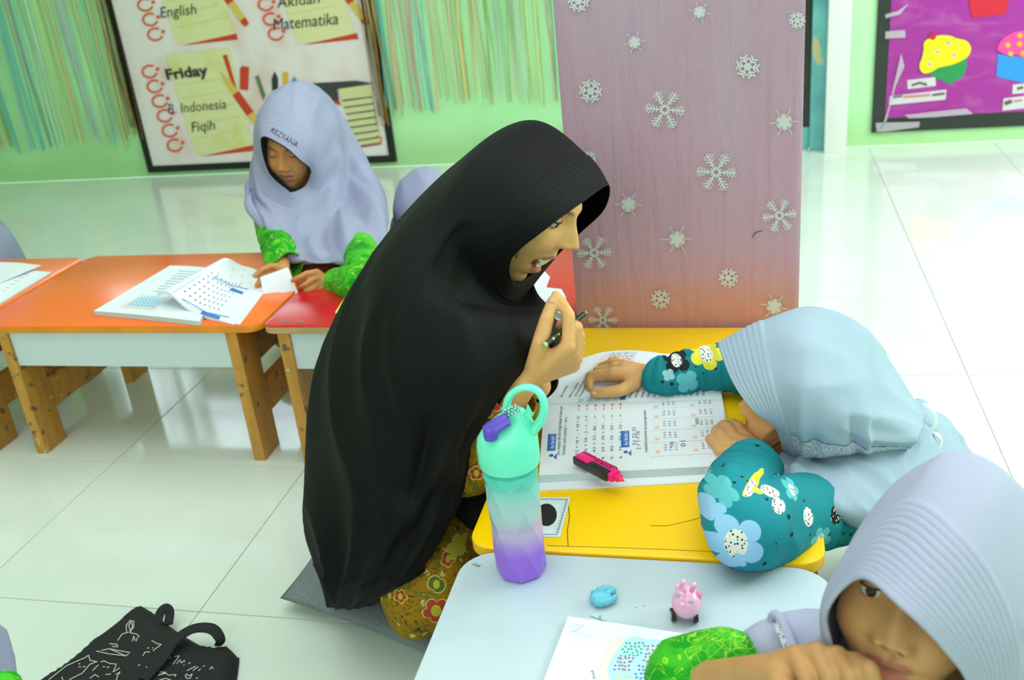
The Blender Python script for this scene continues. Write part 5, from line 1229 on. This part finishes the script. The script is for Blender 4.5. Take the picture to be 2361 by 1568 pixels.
def foldA(s, t, p):
    h = 0
    if s < 1: h += .0010*abs(math.sin(PI*s*6))**.6
    if s > 1: h += .005*(1-abs(noise.noise(Vector((t*1.25, s*.5, 9))))*2.4)*min(1, s-1)
    if s > 2: h += min(1, (s-2)/1.5)*(.008*ridge(t, 3.1+.1*(s-3), .14)-.007*ridge(t, 3.45, .13)+.007*ridge(t, 3.8, .12)+.007*ridge(t, 4.5, .15)-.006*ridge(t, 5.0, .15)+.006*ridge(t, 5.4, .14)-.006*ridge(t, 2.7, .15)+.006*ridge(t, 2.3, .15))
    h *= 1.7
    if s > 5.2: h *= .6
    return h
hj, VA = drape('hijab', RA, m_lav, A, foldA, first=40, ns=14); tuck(bA, NB[bA.name], [hj], .86, MA, PA)
tube('piping', [VA[0][j % 144] for j in range(130, 186, 2)], .0022, m_piping, hj, n=8, sub=2)
def caster(ob):
    dg = bpy.context.evaluated_depsgraph_get(); bt = BVHTree.FromObject(ob, dg)
    def f(u, v, l=0):
        d = Vector(ray(u, v)); hit = bt.ray_cast(Vector(CP), d); p = hit[0]
        if p is None: hit = bt.find_nearest(Vector(PD(u, v, 2.5))); p = hit[0]
        return tuple(p-d.normalized()*.0015)
    return f
cA = caster(hj)
g, f_, gw = text_geo('REZYANA', 0, 0)
k = 72/gw; dx, dy = .86, .51
mesh('lettering', [cA(622+x*k*dx+y*17*.51, 303+x*k*dy-y*17*.86) for x, y in g], f_, m_ink, hj)['kind'] = 'stuff'
sleeve('sleeve', [PD(618, 495, 2.71), (PD(618, 500, 2.70)+eA1)/2+np.array([0, 0, .004]), eA1+np.array([0, 0, .004]), PD(668, 612, 2.40)], [.036, .040, .040, .031], m_green, A, .004, 60, 2)
sleeve('sleeve', [PD(825, 515, 2.77), (PD(825, 520, 2.76)+eA2)/2, eA2+np.array([0, 0, .002]), PD(770, 655, 2.365)], [.038, .042, .041, .031], m_green, A, .004, 60, 4)
blob('tunic', [('c', (-1.12, 2.58, .14), .115, (-1.12, 2.52, .38), .105), ('c', (-1.12, 2.58, .11), .10, (-.95, 2.40, .10), .075), ('c', (-1.12, 2.58, .11), .10, (-1.30, 2.40, .10), .075), ('c', (-.95, 2.40, .075), .065, (-1.2, 2.36, .07), .055)], m_green, A, .009, 6)
m_tissue = mat('thin white paper', (222, 226, 240), .6, fn=varied(.02, 30))
pp = thing('paper_sheet', 'small folded white paper held in both hands above the desks', 'paper', PD(655, 660, 2.34))
c4 = [PD(600, 639, 2.345), PD(664, 616, 2.345), PD(696, 697, 2.325), PD(614, 721, 2.325)]; nn = np.cross(c4[1]-c4[0], c4[2]-c4[0]); nn /= np.linalg.norm(nn); nn *= -np.sign(nn@AF)
V = c4+[q-nn*.0012 for q in c4]; mesh('sheet', V, [(0, 1, 2, 3), (7, 6, 5, 4), (0, 4, 5, 1), (1, 5, 6, 2), (2, 6, 7, 3), (3, 7, 4, 0)], m_tissue, pp)
tr = [PD(618, 718, 2.3245), PD(655, 664, 2.333), PD(694, 696, 2.3235)]; V = [q+nn*.0012 for q in tr]+[q+nn*.0002 for q in tr]; mesh('folded_corner', V, [(0, 1, 2), (5, 4, 3), (0, 3, 4, 1), (1, 4, 5, 2), (2, 5, 3, 0)], m_tissue, pp)
# ======== girl resting on the yellow desk
MB = [[0.11385479458375236, -0.9934974008909917, 1.3158108881151584e-05], [0.9675404334418091, 0.11087711862359535, -0.22709419680160342], [0.22561603534662106, 0.025868494130378915, 0.9738727974463086]]; PB = [0.0838652105570713+.003, 1.3308220440457932, 0.42532969045431+.004]
MB = np.array(MB); PB = np.array(PB); _a = math.radians(17); _n = PB+MB@np.array([0, .115, -.015])*.86
MB = np.stack([MB[:, 0], MB[:, 1]*math.cos(_a)+MB[:, 2]*math.sin(_a), MB[:, 2]*math.cos(_a)-MB[:, 1]*math.sin(_a)], 1); PB = _n-MB@np.array([0, .115, -.015])*.90+np.array([-.002, 0, 0])
B = person('person in pale blue lace-trimmed hijab and teal floral shirt, chin resting on hand', base=(.30, 1.25, 0))
hB = head_geo(.90, MB, PB, SK_B, child=1.0); fB = loc2w(.90, MB, PB)
zt = ZT_
wB1 = PZ(1512, 866, zt+.036); eB1 = PZ(1700, 850, zt+.045); wB2 = PZ(1757, 1052, zt+.030); eB2 = PD(1722, 1222, 1.232)
h1 = [PZ(1418, 850, zt+.040), PZ(1412, 862, zt+.042), PZ(1412, 840, zt+.034), PZ(1420, 832, zt+.028)]
h2 = [PZ(1668, 1042, zt+.026), PZ(1680, 1024, zt+.032), PZ(1696, 1012, zt+.034), PZ(1712, 1004, zt+.032)]
seg = [('c', (.34, 1.30, .12), .07, PD(2090, 1110, 1.57), .045), ('c', PD(2090, 1110, 1.57), .042, PD(2000, 1000, 1.52), .03), ('c', PD(2000, 1000, 1.52), .03, fB((0, -.03, -.05)), .03),
       ('c', PD(1970, 970, 1.56), .024, PD(1860, 900, 1.57), .024), ('c', PD(1860, 900, 1.57), .026, eB1, .024), ('c', eB1, .026, wB1, .0155), ('c', PD(1960, 1170, 1.40), .035, eB2, .03), ('c', eB2, .028, wB2, .018), ('c', (.34, 1.30, .09), .07, (.20, 1.22, .08), .055), ('c', (.34, 1.30, .08), .07, (.30, 1.50, .07), .05)]
seg += [('c', wB1, .0165, PZ(1440, 858, zt+.036), .0185)]+palm(wB1, [h1[0], h1[1], h1[2]], .0155, .0125)+[('c', PZ(1470, 868, zt+.032), .017, PZ(1425, 872, zt+.026), .010)]
seg += finger([h1[1], PZ(1362, 868, zt+.036), PZ(1358, 884, zt+.028), PZ(1362, 896, zt+.022)], .0115, .0068)            # index, bent down to the page
seg += finger([h1[0], PZ(1378, 856, zt+.034), PZ(1374, 872, zt+.024), PZ(1392, 880, zt+.020)], .0105, .0072)+finger([h1[2], PZ(1388, 846, zt+.028), PZ(1382, 862, zt+.020), PZ(1398, 870, zt+.018)], .010, .007)+finger([h1[3], PZ(1400, 838, zt+.024), PZ(1392, 852, zt+.018), PZ(1406, 862, zt+.016)], .009, .0065)
seg += finger([PZ(1462, 884, zt+.030), PZ(1432, 900, zt+.028), PZ(1398, 905, zt+.026), PZ(1370, 907, zt+.024)], .0125, .0078)
seg += [('c', wB2, .0185, PZ(1715, 1030, zt+.028), .018)]+palm(wB2, h2, .016, .0105)
seg += finger([h2[0], PZ(1650, 1022, zt+.024), PZ(1636, 1012, zt+.020)], .0105, .0075)+finger([h2[1], PZ(1664, 1002, zt+.032), PZ(1652, 992, zt+.024), PZ(1650, 1000, zt+.018)], .0105, .0078)
seg += finger([h2[2], PZ(1681, 990, zt+.033), PZ(1668, 980, zt+.026), PZ(1660, 986, zt+.020)], .0102, .0078)+finger([h2[3], PZ(1702, 984, zt+.031), PZ(1690, 976, zt+.024), PZ(1680, 980, zt+.018)], .0098, .0074)
seg += finger([PZ(1735, 1012, zt+.026), PZ(1722, 996, zt+.022), PZ(1712, 990, zt+.018)], .0115, .0085)
bB = body(B, seg, SK_B, hB, .0026, 3)
m_nailb = mat('child fingernail', (226, 160, 130), .3); V, Fc = ellipsoid_geo(PZ(1368, 906, zt+.0315), .0055, .0045, .0018, n=10); mesh('fingernail', V, Fc, m_nailb, B, True)
eyes(B, .90, MB, PB, m_lidk, .1)
RB = [[(1657, 791, 1.475), (1686, 872, 1.42), (1732, 940, 1.385), (1788, 984, 1.385), (1806, 1038, 1.43), (1800, 1020, 1.50), (1752, 955, 1.555), (1695, 862, 1.535)],
      [(1757, 741, 1.455), (1776, 850, 1.375), (1797, 935, 1.355), (1822, 1007, 1.375), (1838, 1054, 1.43), (1830, 1010, 1.52), (1800, 900, 1.585), (1772, 800, 1.545)],
      [(1872, 717, 1.455), (1862, 830, 1.345), (1868, 930, 1.315), (1880, 1026, 1.345), (1880, 1062, 1.43), (1872, 1000, 1.54), (1880, 880, 1.60), (1872, 775, 1.56)],
      [(1990, 760, 1.48), (1962, 860, 1.36), (1950, 955, 1.325), (1945, 1027, 1.355), (1940, 1052, 1.44), (1940, 1000, 1.55), (1965, 900, 1.60), (1985, 815, 1.57)],
      [(2052, 850, 1.50), (2040, 920, 1.40), (2020, 985, 1.36), (2010, 1028, 1.385), (2010, 1040, 1.46), (2010, 1010, 1.55), (2030, 930, 1.60), (2046, 880, 1.57)],
      [(2120, 958, 1.52), (2122, 985, 1.44), (2110, 1010, 1.40), (2098, 1028, 1.42), (2090, 1030, 1.47), (2090, 1015, 1.54), (2100, 985, 1.58), (2112, 965, 1.56)]]
def foldB(s, t, p):
    h = 0
    if s < 1: h += .0012*abs(math.sin(PI*s*9))**.5
    if s > 1: h += .006*(1-abs(noise.noise(Vector((t*1.2, s*.5, 4))))*2.4)*min(1, s-1)
    h += .009*ridge(s, 3.55+.22*(t-2), .16)*ridge(t, 2.4, .9)-.008*ridge(s, 3.15+.25*(t-2), .2)*ridge(t, 2.6, .8)
    h += .006*ridge(s, 1.75-.18*(t-2.4), .14)*ridge(t, 2.8, .8)-.005*ridge(s, 2.1-.15*(t-2.4), .16)*ridge(t, 2.8, .8)
    return h
hb_, VB = drape('hijab', RB, m_lav_b, B, foldB, first=60, ns=16)
# lace band along the lower edge of the upper layer
nS = VB.shape[0]; V = []; Fc = []; rows_ = range(60, nS)
for i in rows_:
    j0 = 52; a = VB[i][j0]; b = VB[i][62]; nrm = np.cross(VB[min(i+1, nS-1)][j0]-VB[i-1][j0], VB[i][j0+2]-VB[i][j0-2]); nrm /= np.linalg.norm(nrm)+1e-9
    for j in range(j0, 63, 2):
        q = VB[i][j]; out = (CP-q)/np.linalg.norm(CP-q); V.append(q+out*(.0060+.0012*math.sin(i*1.3)))
w_ = 6
for i in range(len(rows_)-1):
    for k in range(w_-1): a = i*w_+k; Fc.append((a, a+1, a+w_+1, a+w_))
mesh('lace_band', V, Fc, m_lace, hb_, True)
RC = [[(1803, 1046, 1.47), (1800, 1075, 1.40), (1812, 1097, 1.385), (1830, 1080, 1.45)], [(1860, 1010, 1.55), (1850, 1080, 1.37), (1868, 1140, 1.345), (1890, 1060, 1.52)],
      [(1985, 960, 1.60), (1950, 1080, 1.37), (1978, 1202, 1.335), (2030, 1060, 1.58)], [(2100, 925, 1.63), (2060, 1060, 1.41), (2075, 1210, 1.36), (2150, 1060, 1.64)],
      [(2175, 968, 1.65), (2150, 1060, 1.47), (2160, 1180, 1.42), (2210, 1080, 1.66)], [(2232, 1045, 1.66), (2225, 1090, 1.55), (2235, 1160, 1.50), (2255, 1100, 1.66)]]
def foldC(s, t, p): return .0065*(1-abs(noise.noise(Vector((p[0]*22+p[1]*9, p[1]*10-p[0]*6, p[2]*26))))*2.3)+.0045*math.sin(p[0]*130+p[2]*210+4*noise.noise(Vector((p[0]*10, p[1]*10, 2))))*ridge(t, 1.6, 1.3)*max(0, 1-s/3.5)
hcb, _ = drape('hijab_cape', RC, m_lav_b, B, foldC, ns=22); tuck(bB, NB[bB.name], [hb_, hcb], .90, MB, PB)
m_rib = mat('satin ribbon', (214, 226, 238), .25, .6)
tube('ribbon_bow', [PD(2100, 945, 1.56), PD(2130, 932, 1.54), PD(2150, 945, 1.53), PD(2156, 975, 1.53), PD(2140, 1000, 1.53)], [.003, .005, .005, .005, .004], m_rib, hb_, n=8, sub=5, flat=.2)
tube('ribbon_bow', [PD(2140, 1000, 1.53), PD(2160, 1000, 1.51), PD(2172, 1020, 1.51), PD(2150, 1050, 1.51), PD(2132, 1030, 1.52), PD(2145, 1005, 1.53)], [.004, .005, .005, .005, .005, .003], m_rib, hb_, n=8, sub=5, flat=.2)
blob('shirt_arm', chain([PD(2000, 1165, 1.46), PD(1900, 1175, 1.38), PD(1800, 1195, 1.30), eB2], [.050, .050, .053, .050])+chain([eB2, PD(1690, 1150, 1.285)], [.050, .043]), m_teals, B, .0035, 5, (.005, 17, (1.2, .5, 1)))
sleeve('sleeve', [PD(1705, 1190, 1.275), PZ(1702, 1150, zt+.046), PZ(1712, 1112, zt+.042), PZ(1742, 1072, zt+.036)], [.045, .047, .044, .037], m_teals, B, .003, 60, 7)
sleeve('sleeve', [PD(1900, 910, 1.58), PZ(1720, 850, zt+.046), PZ(1620, 852, zt+.042), PZ(1540, 868, zt+.038), PZ(1512, 864, zt+.036)], [.045, .040, .036, .032, .029], m_teals, B, .004, 70, 9)
blob('trousers', [('c', (.34, 1.30, .12), .09, (.19, 1.20, .10), .08), ('c', (.34, 1.30, .11), .09, (.31, 1.52, .09), .07), ('c', (.28, 1.24, .14), .08, (.215, 1.15, .18), .07)], m_navy, B, .009, 6)
blob('shirt_body', [('c', (.34, 1.30, .15), .09, PD(2090, 1120, 1.58), .06), ('c', PD(2090, 1120, 1.58), .058, PD(2020, 1100, 1.52), .05)], m_teals, B, .008, 6)
# ======== girl in the foreground
MC = np.array([[-0.9485448534327965, -0.3150207327590181, 0.03200935735258992], [0.31250881889430265, -0.9150836242830762, 0.2548729069207586], [-0.05099901116141814, 0.25176159059896513, 0.9664446193960814]]); PC = np.array([0.1460066734006735, 0.7634902894319195, 0.5486821448464658])
_a = math.radians(-8); _f = MC[:, 1]; _K = np.array([[0, -_f[2], _f[1]], [_f[2], 0, -_f[0]], [-_f[1], _f[0], 0]]); _Q = np.eye(3)+math.sin(_a)*_K+(1-math.cos(_a))*_K@_K
_e = PC+MC@np.array([0, .09, 0])*.86; MC = _Q@MC; PC = _e-MC@np.array([0, .09, 0])*.86
Cg = person('person in ribbed pale lavender hijab in the lower right foreground, hand at mouth', base=(.22, .78, 0))
hC = head_geo(.86, MC, PC, SK_C, child=1.0, n1=190, n2=210); fC = loc2w(.86, MC, PC)
wC = PD(1752, 1552, .885); eC = PZ(1590, 1590, zt+.050)
kC = [PD(1838, 1510, .850), PD(1885, 1503, .838), PD(1930, 1513, .828), PD(1972, 1528, .820)]
seg = [('c', (.27, .86, .12), .09, (.26, .84, .30), .085), ('c', (.26, .84, .30), .065, (.22, .84, .40), .045), ('c', (.22, .84, .40), .035, fC((0, -.03, -.07)), .034),
       ('c', PD(1900, 1590, 1.02), .03, eC, .026), ('c', eC, .026, wC, .0165), ('c', (.27, .86, .10), .075, (.10, .70, .09), .06), ('c', (.27, .86, .10), .075, (.40, .62, .09), .06), ('c', (.30, .72, .38), .03, (.26, .60, .40), .028), ('c', (.26, .60, .40), .026, (.15, .66, .385), .018)]
seg += [('c', wC, .0165, PD(1805, 1552, .862), .0175)]+palm(wC, kC, .0140, .0092)
seg += finger([kC[0], PD(1862, 1562, .828), PD(1868, 1610, .834), PD(1856, 1650, .848)], .0088, .0070)+finger([kC[1], PD(1914, 1560, .815), PD(1922, 1610, .822), PD(1900, 1655, .835)], .0086, .0070)
seg += finger([kC[2], PD(1962, 1556, .804), PD(1970, 1606, .810), PD(1945, 1650, .824)], .0084, .0068)+finger([kC[3], PD(2005, 1542, .797), PD(2020, 1585, .797), PD(1998, 1625, .808)], .0080, .0064)
seg += finger([PD(1800, 1575, .852), PD(1835, 1612, .836), PD(1885, 1645, .832)], .0115, .0080)
bC = body(Cg, seg, SK_C, hC, .0021, 2)
eyes(Cg, .86, MC, PC, m_lidk, .30, (0, -.05))
RC_ = [[(1985, 1326, .785), (2085, 1398, .745), (2180, 1492, .75), (2240, 1585, .785), (2225, 1700, .83), (1975, 1640, .855), (1910, 1475, .855), (1908, 1395, .83)],
       [(2080, 1160, .825), (2215, 1235, .775), (2320, 1400, .775), (2345, 1580, .81), (2250, 1760, .86), (1950, 1700, .90), (1907, 1500, .90), (1925, 1330, .875)],
       [(2180, 1050, .89), (2330, 1130, .845), (2430, 1330, .835), (2440, 1580, .86), (2260, 1820, .89), (1940, 1750, .95), (1940, 1470, .965), (2010, 1200, .935)],
       [(2290, 1090, .99), (2420, 1220, .95), (2500, 1420, .92), (2480, 1650, .92), (2240, 1920, .93), (1940, 1800, .99), (1990, 1520, 1.04), (2110, 1230, 1.03)],
       [(2350, 1260, 1.09), (2500, 1400, 1.03), (2620, 1600, .96), (2560, 1850, .92), (2200, 2050, .93), (1900, 1800, 1.02), (1980, 1540, 1.10), (2160, 1330, 1.12)],
       [(2380, 1450, 1.16), (2560, 1600, 1.08), (2700, 1850, .98), (2600, 2150, .91), (2150, 2200, .95), (1880, 1900, 1.05), (1990, 1600, 1.14), (2200, 1450, 1.18)]]
def foldC2(s, t, p):
    h = 0
    if s < 1: h += .0022*abs(math.sin(PI*s*13))**.55
    if s > 1: h += .0025*(1-abs(noise.noise(Vector((t*1.1, s*.5, 7))))*2.3)*min(1, s-1)+.004*min(1, (s-1)*2)*(ridge(t, 2.3, .12)-ridge(t, 2.6, .12)+ridge(t, 2.95, .12))
    return h
hc_, VC = drape('hijab', RC_, m_lav_c, Cg, foldC2, first=150, ns=18, nt=180); tuck(bC, NB[bC.name], [hc_], .86, MC, PC)
tube('rolled_edge', [VC[0][j] for j in range(0, 180, 3)]+[VC[0][0]], .0030, m_lav_c, hc_, n=10, sub=2)
cape = blob('hijab_cape', chain([PD(1985, 1500, 1.0), PD(1905, 1487, .99), PD(1835, 1492, .985), PD(1775, 1490, .985), PD(1740, 1478, .99)], [.048, .034, .032, .024, .012])+chain([PD(1960, 1540, .98), PD(1850, 1545, .975)], [.04, .030]), m_lav_c, Cg, .0035, 4, (.004, 24, (1.4, .7, 1)))
sleeve('hijab_hem', [PD(1772, 1452, .985), PD(1782, 1420, .98), PD(1800, 1428, .97), PD(1828, 1500, .945)], [.0035, .0045, .005, .006], m_lav_c, cape, .0003, 60, 1, n=12, open_=False)
tube('lace_strip', [PD(1786, 1436, .962), PD(1797, 1455, .958), PD(1808, 1480, .948), PD(1818, 1505, .94)], [.003, .0035, .0035, .0035], m_lace, cape, n=8, sub=4, flat=.5)
blob('sleeve', chain([PD(1850, 1545, 1.02), PD(1765, 1525, 1.0), PD(1680, 1528, .985), PZ(1600, 1570, zt+.052)], [.026, .028, .034, .048])+chain([PZ(1600, 1570, zt+.052), PZ(1640, 1625, zt+.055)], [.046, .040]), m_green, Cg, .003, 5, (.003, 30, (1, .6, 1)))
blob('tunic', [('c', (.27, .86, .13), .11, (.26, .85, .30), .10), ('c', (.27, .86, .11), .10, (.10, .70, .10), .075), ('c', (.27, .86, .11), .10, (.40, .62, .10), .075), ('c', (.31, .74, .36), .045, (.27, .60, .39), .04)], m_green, Cg, .009, 6)
# ======== people only partly in view
def sitter(label, head, r, shoulder, base, hm, shirt, skin, face=(0, 1, -.3), extra=None, capes=None):
    """a seated figure seen mostly as hijab: body with head and face, hood and cape, tunic"""
    P = person(label, base=(base[0], base[1], 0)); y = np.array(face, float); y /= np.linalg.norm(y); z = np.array([0, 0, 1.]); z -= y*(z@y); z /= np.linalg.norm(z); M = np.array([np.cross(y, z), y, z]).T
    H = np.array(head, float); Sh = np.array(shoulder, float); b = np.array(base, float)
    hg = head_geo(.84, M, H, skin, child=1.0, n1=70, n2=80)
    seg = [('c', (b[0], b[1], .12), .085, tuple(Sh-np.array([0, 0, .06])), .075), ('c', tuple(Sh-np.array([0, 0, .06])), .05, tuple(H-np.array([0, 0, .07])), .033), ('c', (b[0], b[1], .09), .07, (b[0]+y[0]*.2+y[1]*.12, b[1]+y[1]*.2-y[0]*.12, .08), .055), ('c', (b[0], b[1], .09), .07, (b[0]+y[0]*.2-y[1]*.12, b[1]+y[1]*.2+y[0]*.12, .08), .055)]
    bP = body(P, seg+(extra or []), skin, hg, .004, 3); eyes(P, .84, M, H, m_lidk, .1)
    f = loc2w(1.0, M, H)
    def loop(yc, zc, rx, rz, n=8, tilt=0): return [f((rx*math.sin(k*PI/4), yc+tilt*math.cos(k*PI/4), zc+rz*math.cos(k*PI/4))) for k in range(n)]
    rings = [loop(.085, -.012, .058, .082, tilt=.03), loop(.045, -.002, .082, .104, tilt=.02), loop(-.01, 0, .094, .122), loop(-.08, -.02, .085, .10, tilt=-.02)]
    rx = capes or .17
    def hl_(c, ra, rb): return [np.array(c)+np.array([y[1]*ra*math.sin(k*PI/4)-y[0]*rb*math.cos(k*PI/4), -y[0]*ra*math.sin(k*PI/4)-y[1]*rb*math.cos(k*PI/4), 0]) for k in range(8)]
    rings += [hl_(Sh+np.array([0, 0, .035]), .115, .105), hl_(Sh-np.array([0, 0, .05]), rx*.9, .13), hl_(Sh-np.array([0, 0, .15]), rx, .15)]
    drape('hijab', rings, hm, P, lambda s, t, p: (.0008*abs(math.sin(PI*s*6)) if s < 1 else .005*(1-abs(noise.noise(Vector((t*1.2, s*.5, H[0]*7))))*2.3)*min(1, s-1)), ns=10, nt=96, first=24, world=True)
    blob('tunic', [('c', (b[0], b[1], .13), .11, tuple(Sh-np.array([0, 0, .07])), .10), ('c', (b[0], b[1], .10), .09, (b[0]+y[0]*.2+y[1]*.12, b[1]+y[1]*.2-y[0]*.12, .09), .07), ('c', (b[0], b[1], .10), .09, (b[0]+y[0]*.2-y[1]*.12, b[1]+y[1]*.2+y[0]*.12, .09), .07)], shirt, P, .011, 5)
    return P
hd = PD(990, 500, 2.74); sD = PD(985, 585, 2.80)
eD = PZ(900, 610, ZT_+.04); wD = PZ(864, 625, ZT_+.028)
D = sitter('person in lavender grey hijab and olive sleeve, mostly hidden behind the person in black', hd, 1, sD, (sD[0]+.07, sD[1]+.05, 0), m_lav, m_olive, SK_K, (.35, -.85, -.45),
       [('c', tuple(sD-np.array([.08, .02, .08])), .03, eD, .026), ('c', eD, .026, wD, .017)]+palm(wD, [PZ(852, 630, ZT_+.02), PZ(850, 640, ZT_+.02), PZ(856, 650, ZT_+.018)], .014, .009)+finger([PZ(850, 635, ZT_+.02), PZ(838, 650, ZT_+.014)], .0085, .0065)+finger([PZ(852, 642, ZT_+.02), PZ(846, 662, ZT_+.014)], .0085, .0065)+finger([PZ(857, 650, ZT_+.018), PZ(856, 672, ZT_+.013)], .008, .006)+finger([PZ(864, 650, ZT_+.018), PZ(864, 676, ZT_+.013)], .0075, .006)+finger([PZ(866, 622, ZT_+.018), PZ(852, 612, ZT_+.015)], .0085, .007), .15)
sleeve('sleeve', [tuple(sD-np.array([.06, .02, .09])), eD+np.array([0, 0, .003]), PZ(874, 622, ZT_+.031)], [.042, .038, .028], m_olive, D, .003, 60, 3)
sE = np.array([-2.38, 2.48, .385])
sitter('person in lavender grey hijab cut off by the left edge, behind the leftmost orange desk', (-2.42, 2.42, .555), 1, sE, (-2.41, 2.52, 0), m_lav, m_green, SK_K, (-.2, -.9, -.35), None, .20)
Fp_ = PD(-155, 1770, 1.2); sitter('person in lavender grey hijab and green top at the lower left corner of the picture', PD(-185, 1640, 1.12), 1, Fp_, (Fp_[0], Fp_[1], 0), m_lav, m_green, SK_K, (.5, -.8, -.2), None, .15)
F6 = [o for o in bpy.data.objects if o.name.startswith('person') and 'lower left' in str(o.get('label', ''))][0]
blob('sleeve', chain([Fp_+np.array([.05, -.03, -.05]), (Fp_+PD(12, 1585, 1.06))/2+np.array([.04, -.03, 0]), PD(12, 1585, 1.06)], [.03, .026, .018]), m_green, F6, .003, 4)
